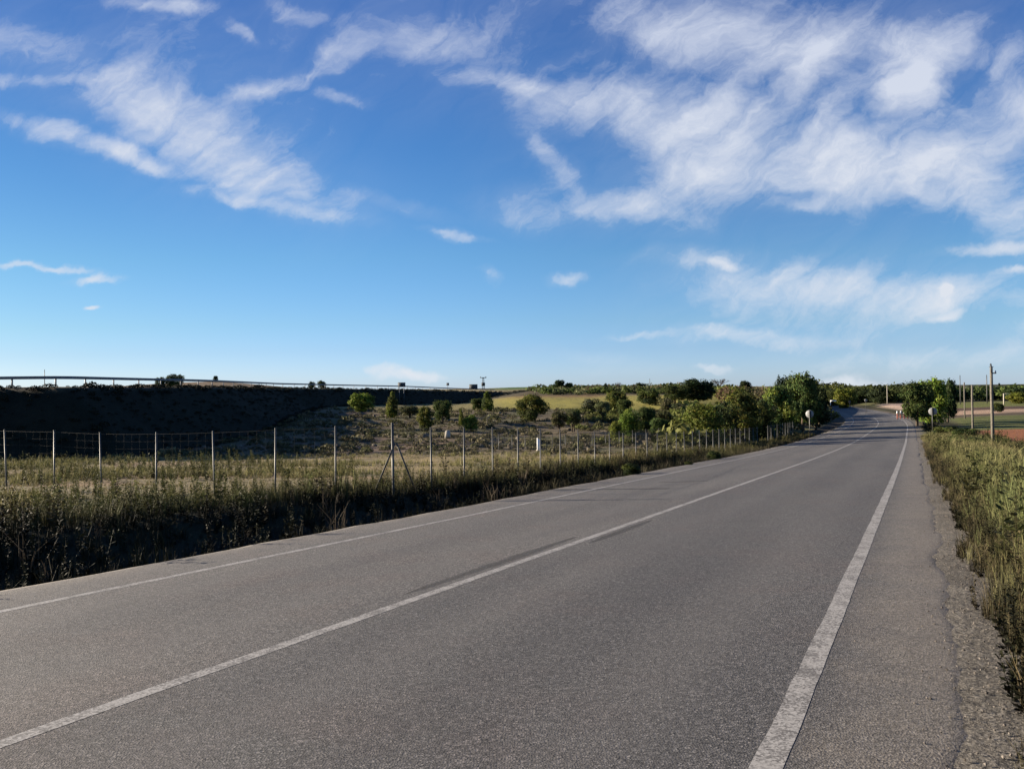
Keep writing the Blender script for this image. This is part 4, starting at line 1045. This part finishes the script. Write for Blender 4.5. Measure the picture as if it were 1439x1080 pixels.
# motorway sign panels seen from behind
def board(x0, x1, y0, y1, Y, label, legs=2):
    a_ = at((x0 + x1) / 2, y0, Y); b_ = at((x0 + x1) / 2, y1, Y); wd = (x1 - x0) / F * Y; z0 = gz(a_[0], a_[1])
    t = thing("motorway_sign", label, "road sign", (a_[0], a_[1], z0), 0, "motorway sign boards on the embankment")
    mb = MB(); mb.box((0, .06, (a_[2] + b_[2]) / 2 - z0), (wd, .05, a_[2] - b_[2])); pnl = mb.build("panel", M_dark, t)
    rb = MB()
    for q in (.3, .7): rb.box((0, .02, b_[2] - z0 + (a_[2] - b_[2]) * q), (wd * .92, .03, .06))
    rb.build("rib", M_rail, pnl)
    for q in ((-.3, .3) if legs == 2 else (0,)):
        mb = MB(); mb.box((q * wd, 0, (a_[2] - z0) / 2 - .15), (.09, .06, a_[2] - z0 + .2)); mb.build("post", M_rail, t)
board(559, 569.6, 537.2, 543.6, 150, "dark rectangular sign board on the embankment under the low white cloud")
board(659.3, 671, 539.8, 546.3, 196, "dark rectangular sign board on the embankment beside the lattice mast")
board(627.3, 631, 537.8, 541.4, 180, "tiny dark square sign on a thin post on the embankment, between the two boards", 1)
# low railing of red-brown posts with white tops at the bend
P = at(1268, 584.5, 128); z0 = gz(P[0], P[1])
t = thing("bend_railing", "short row of red-brown posts with white tops beside the bend", "railing", (P[0], P[1], z0), R(-8))
for k, dx in enumerate((-.75, -.25, .3, .85)):
    h = .95; mb = MB(); mb.box((dx, 0, h / 2 - .2), (.17, .14, h + .4)); mb.build("post", M_rust, t)
    mb = MB(); mb.box((dx + (.04 if k % 2 else -.03), 0, h + .2), (.2, .15, .42), taper=.8); mb.build("top", M_white, t)
mb = MB(); mb.box((.05, .02, .42), (1.75, .07, .12)); mb.build("rail", M_rust, t)
# dark rounded weed clumps at the left pavement edge
for (px, py, Y, wpx, hpx, lab) in ((968, 645, 33.5, 14, 7, "small dark cushion of weeds alone at the left pavement edge"), (1003, 637, 39, 24, 11, "low dark bushy plant against the fence foot near the pavement"), (887, 656, 27.5, 30, 15, "dark clump of weeds at the pavement edge below the bright fence post")):
    P = at(px, py, Y); z0 = gz(P[0], P[1]); t = thing("weed_clump", lab, "weed", (P[0], P[1], z0 - .05), random.uniform(0, 6)); 
    t.scale = (wpx / F * Y, wpx / F * Y, hpx / F * Y * 1.3); tr, cr = PROTO["bush_dark"]; obj("stem", tr, t); obj("foliage", cr, t)

# ------------------------------------------------------------------ light, sky, camera
SUN_AZ = R(-72); SUN_EL = R(14); EXPO = 1.75
sun = bpy.data.lights.new("sun", 'SUN'); sun.energy = 5.0; sun.angle = R(.5); sun.color = (1, .87, .70)
so = bpy.data.objects.new("sun", sun); C.objects.link(so)
sd_ = Vector((math.sin(SUN_AZ) * math.cos(SUN_EL), math.cos(SUN_AZ) * math.cos(SUN_EL), math.sin(SUN_EL)))
so.rotation_euler = sd_.to_track_quat('Z', 'Y').to_euler()
W = bpy.data.worlds.new("World"); bpy.context.scene.world = W; W.use_nodes = True
nt = W.node_tree; nt.nodes.clear(); g = NT(nt)
out = g.n("ShaderNodeOutputWorld"); bg = g.n("ShaderNodeBackground"); g.l(bg.outputs[0], out.inputs[0])
SKY_S = .05; bg.inputs[1].default_value = SKY_S
sky = g.n("ShaderNodeTexSky"); sky.sky_type = 'NISHITA'; sky.sun_disc = False; sky.sun_elevation = SUN_EL; sky.sun_rotation = SUN_AZ
sky.air_density = 1.0; sky.dust_density = .3; sky.ozone_density = 2.5; sky.altitude = 300
tc = g.n("ShaderNodeTexCoord"); sx = g.n("ShaderNodeSeparateXYZ"); g.l(tc.outputs["Generated"], sx.inputs[0])
ay = g.math('MAXIMUM', g.math('ABSOLUTE', sx.outputs[1]), .05)
U = g.math('DIVIDE', sx.outputs[0], ay); Vv = g.math('DIVIDE', sx.outputs[2], ay)
uv = g.n("ShaderNodeCombineXYZ"); g.l(U, uv.inputs[0]); g.l(Vv, uv.inputs[1])
# wisps: bend the cloud outlines
wn = g.noise(uv.outputs[0], 7, 5, .6); wv = g.n("ShaderNodeVectorMath", operation='SUBTRACT'); g.l(wn.outputs["Color"], wv.inputs[0]); wv.inputs[1].default_value = (.5, .5, .5)
ws = g.n("ShaderNodeVectorMath", operation='MULTIPLY'); g.l(wv.outputs[0], ws.inputs[0]); ws.inputs[1].default_value = (.13, .07, 0)
wp = g.n("ShaderNodeVectorMath", operation='ADD'); g.l(uv.outputs[0], wp.inputs[0]); g.l(ws.outputs[0], wp.inputs[1])
def mask(blobs):
    tot = None
    for (px, py, hl, hw, ang, amp) in blobs:
        d = unproject(px, py, 1.0)
        mp = g.n("ShaderNodeMapping"); mp.vector_type = 'TEXTURE'
        mp.inputs["Location"].default_value = (d[0], d[2], 0); mp.inputs["Rotation"].default_value = (0, 0, R(-ang)); mp.inputs["Scale"].default_value = (hl / F, hw / F, 1)
        g.l(wp.outputs[0], mp.inputs["Vector"])
        ln = g.n("ShaderNodeVectorMath", operation='LENGTH'); g.l(mp.outputs[0], ln.inputs[0])
        m = g.maprange(ln.outputs["Value"], 0.1, 1.35, amp, 0, True)
        tot = m if tot is None else g.math('ADD', tot, m)
    return tot
CLOUDS = [(720, 30, 950, 150, 0, .26), (1250, 470, 420, 100, 0, .26), (1120, 170, 460, 210, 0, .34), (280, 190, 330, 120, 25, .24), (1200, 410, 330, 70, 0, .26), 
 (160, 125, 110, 42, 10, .42), (230, 165, 120, 55, 25, .52), (325, 215, 120, 58, 32, .62), (410, 272, 110, 40, 18, .58), (110, 195, 150, 20, 17, .72), (200, 222, 60, 18, 25, .5), (380, 292, 130, 14, 12, .5),
 (45, 60, 80, 36, 10, .46), (40, 107, 90, 12, 4, .5), (215, 8, 100, 14, 3, .55), (333, 38, 28, 13, 30, .6), (400, 110, 95, 16, -12, .55), (480, 70, 60, 24, -20, .45), (600, 50, 120, 34, -3, .44), (490, 135, 52, 12, 12, .55), (560, 292, 80, 14, 15, .36), (632, 330, 60, 9, 10, .7), (700, 112, 90, 20, 10, .56), (430, 15, 60, 14, 10, .4),
 (800, 145, 110, 42, 10, .54), (900, 150, 100, 44, 0, .52), (985, 165, 100, 60, -20, .68), (960, 265, 110, 60, -25, .72), (1100, 235, 150, 55, 0, .62), (1250, 235, 150, 55, 0, .66), (1370, 190, 120, 60, -8, .52), (1420, 290, 70, 70, 30, .66), (1340, 262, 120, 40, 0, .5), (1430, 130, 60, 60, 0, .4), (1390, 352, 80, 12, -3, .75),
 (920, 30, 130, 44, 10, .50), (1060, 65, 130, 44, 10, .54), (1180, 45, 110, 40, 0, .42), (1300, 75, 100, 46, -40, .66), (1280, 130, 55, 45, -60, .60), (1130, 105, 60, 24, -45, .66), (1160, 165, 80, 26, -50, .48), (1400, 70, 70, 40, 0, .34),
 (770, 225, 70, 26, 50, .58), (745, 295, 100, 36, 5, .48), (860, 292, 60, 26, 5, .66), (1130, 290, 60, 12, 0, .3),
 (1090, 400, 190, 38, 4, .50), (965, 362, 110, 18, -3, .46), (1190, 403, 60, 18, 0, .5), (1350, 420, 160, 30, -4, .52), (1050, 473, 150, 14, 2, .56), (900, 468, 80, 6, 0, .4), (850, 505, 120, 14, 8, .34), (1330, 505, 180, 24, 0, .36),
 (799, 396, 30, 11, -6, .85), (684, 392, 22, 9, 10, .55), (60, 374, 85, 6, 3, 1.1), (134, 389, 40, 9, -3, 1.15), (138, 432, 16, 5, 0, 1.1), (1015, 367, 26, 8, 10, .7), (1335, 411, 18, 7, 0, .7), (1330, 444, 30, 7, 0, .75), (1430, 385, 30, 8, -8, .6),
 (565, 522, 34, 13, 0, .9), (602, 529, 40, 9, 0, .85), (530, 516, 20, 8, 0, .5), (1010, 525, 22, 9, 0, .9), (1190, 537, 75, 12, 0, .9), (860, 522, 70, 8, 0, .3)]
mk = mask(CLOUDS)
st = g.n("ShaderNodeVectorMath", operation='MULTIPLY'); g.l(wp.outputs[0], st.inputs[0]); st.inputs[1].default_value = (1.0, 1.7, 1)
nA = g.noise(st.outputs[0], 13, 10, .68, .25)
nL = g.noise(st.outputs[0], 4.2, 4, .55, .4)
rm = g.n("ShaderNodeMapping"); rm.vector_type = 'TEXTURE'; rm.inputs["Rotation"].default_value = (0, 0, R(38)); rm.inputs["Scale"].default_value = (1 / 5.0, 1 / 24.0, 1); g.l(wp.outputs[0], rm.inputs["Vector"])
nB = g.noise(rm.outputs[0], 1.0, 7, .62, .5)
def amp(nd, a): return g.math('MULTIPLY', g.math('SUBTRACT', nd.outputs["Fac"], .5), a)
det = g.math('ADD', amp(nA, 1.9), g.math('ADD', amp(nB, 1.35), amp(nL, 1.35)))
val = g.math('SUBTRACT', g.math('ADD', g.math('MULTIPLY', mk, 1.25), g.math('MULTIPLY', det, g.maprange(mk, 0, .5, .55, 1))), .40)
dens = g.math('DIVIDE', val, 1.4, True)
dens = g.maprange(dens, 0, 1.0, 0, .76)
thin = g.math('MULTIPLY', g.math('MINIMUM', mk, .8), g.maprange(nB.outputs["Fac"], .3, .7, .06, .42))
dens = g.math('ADD', dens, thin, True)
GAIN = SKY_S * 2 ** EXPO
def lin(r, g_, b): return tuple(((q / 255 / 12.92) if q < 10 else ((q / 255 + .055) / 1.055) ** 2.4) / GAIN for q in (r, g_, b))
ccol = g.mix(g.maprange(Vv, .0, .45), lin(226, 232, 240), lin(208, 216, 234))
# match the clear-air blue: the sky texture's light, trimmed per channel between horizon and zenith
rp = g.n("ShaderNodeValToRGB"); g.l(g.maprange(Vv, 0, .5), rp.inputs[0])
STOPS = [(0, (.72, .98, 1.85)), (.1, (.60, .81, 1.36)), (.17, (.57, .80, 1.17)), (.34, (.50, .79, 1.07)), (.62, (.38, .70, 1.06)), (1, (.385, .64, 1.07))]
el = rp.color_ramp.elements; el[0].position = 0; el[0].color = (*STOPS[0][1], 1); el[1].position = 1; el[1].color = (*STOPS[-1][1], 1)
for (q, c_) in STOPS[1:-1]:
    e = el.new(q); e.color = (*c_, 1)
for e in el: e.color = tuple(q * .909 for q in e.color[:3]) + (1,)
trim = g.mix(g.maprange(U, -.7, .0, 1, 0, True), rp.outputs[0], g.mix(1.0, rp.outputs[0], (.84, .82, .78), 'MULTIPLY'))
clear = g.mix(1.0, sky.outputs[0], trim, 'MULTIPLY')
final = g.mix(dens, clear, ccol)
g.l(final, bg.inputs[0])
W.cycles.sampling_method = 'MANUAL'; W.cycles.sample_map_resolution = 512

sc = bpy.context.scene
cam = bpy.data.cameras.new("camera"); co = bpy.data.objects.new("camera", cam); C.objects.link(co)
cam.sensor_fit = 'HORIZONTAL'; cam.sensor_width = 36; cam.lens = F / 1439 * 36; cam.clip_end = 20000; cam.clip_start = .05
co.matrix_world = Matrix.Rotation(math.pi / 2 + PIT, 4, 'X') @ Matrix.Rotation(-ROLL, 4, 'Z')
sc.camera = co
vs = sc.view_settings; vs.view_transform = 'Standard'; vs.look = 'None'; vs.gamma = 1; vs.exposure = EXPO; vs.use_curve_mapping = False
sc.cycles.max_bounces = 5; sc.cycles.diffuse_bounces = 2; sc.cycles.glossy_bounces = 2; sc.cycles.transmission_bounces = 2; sc.cycles.transparent_max_bounces = 6
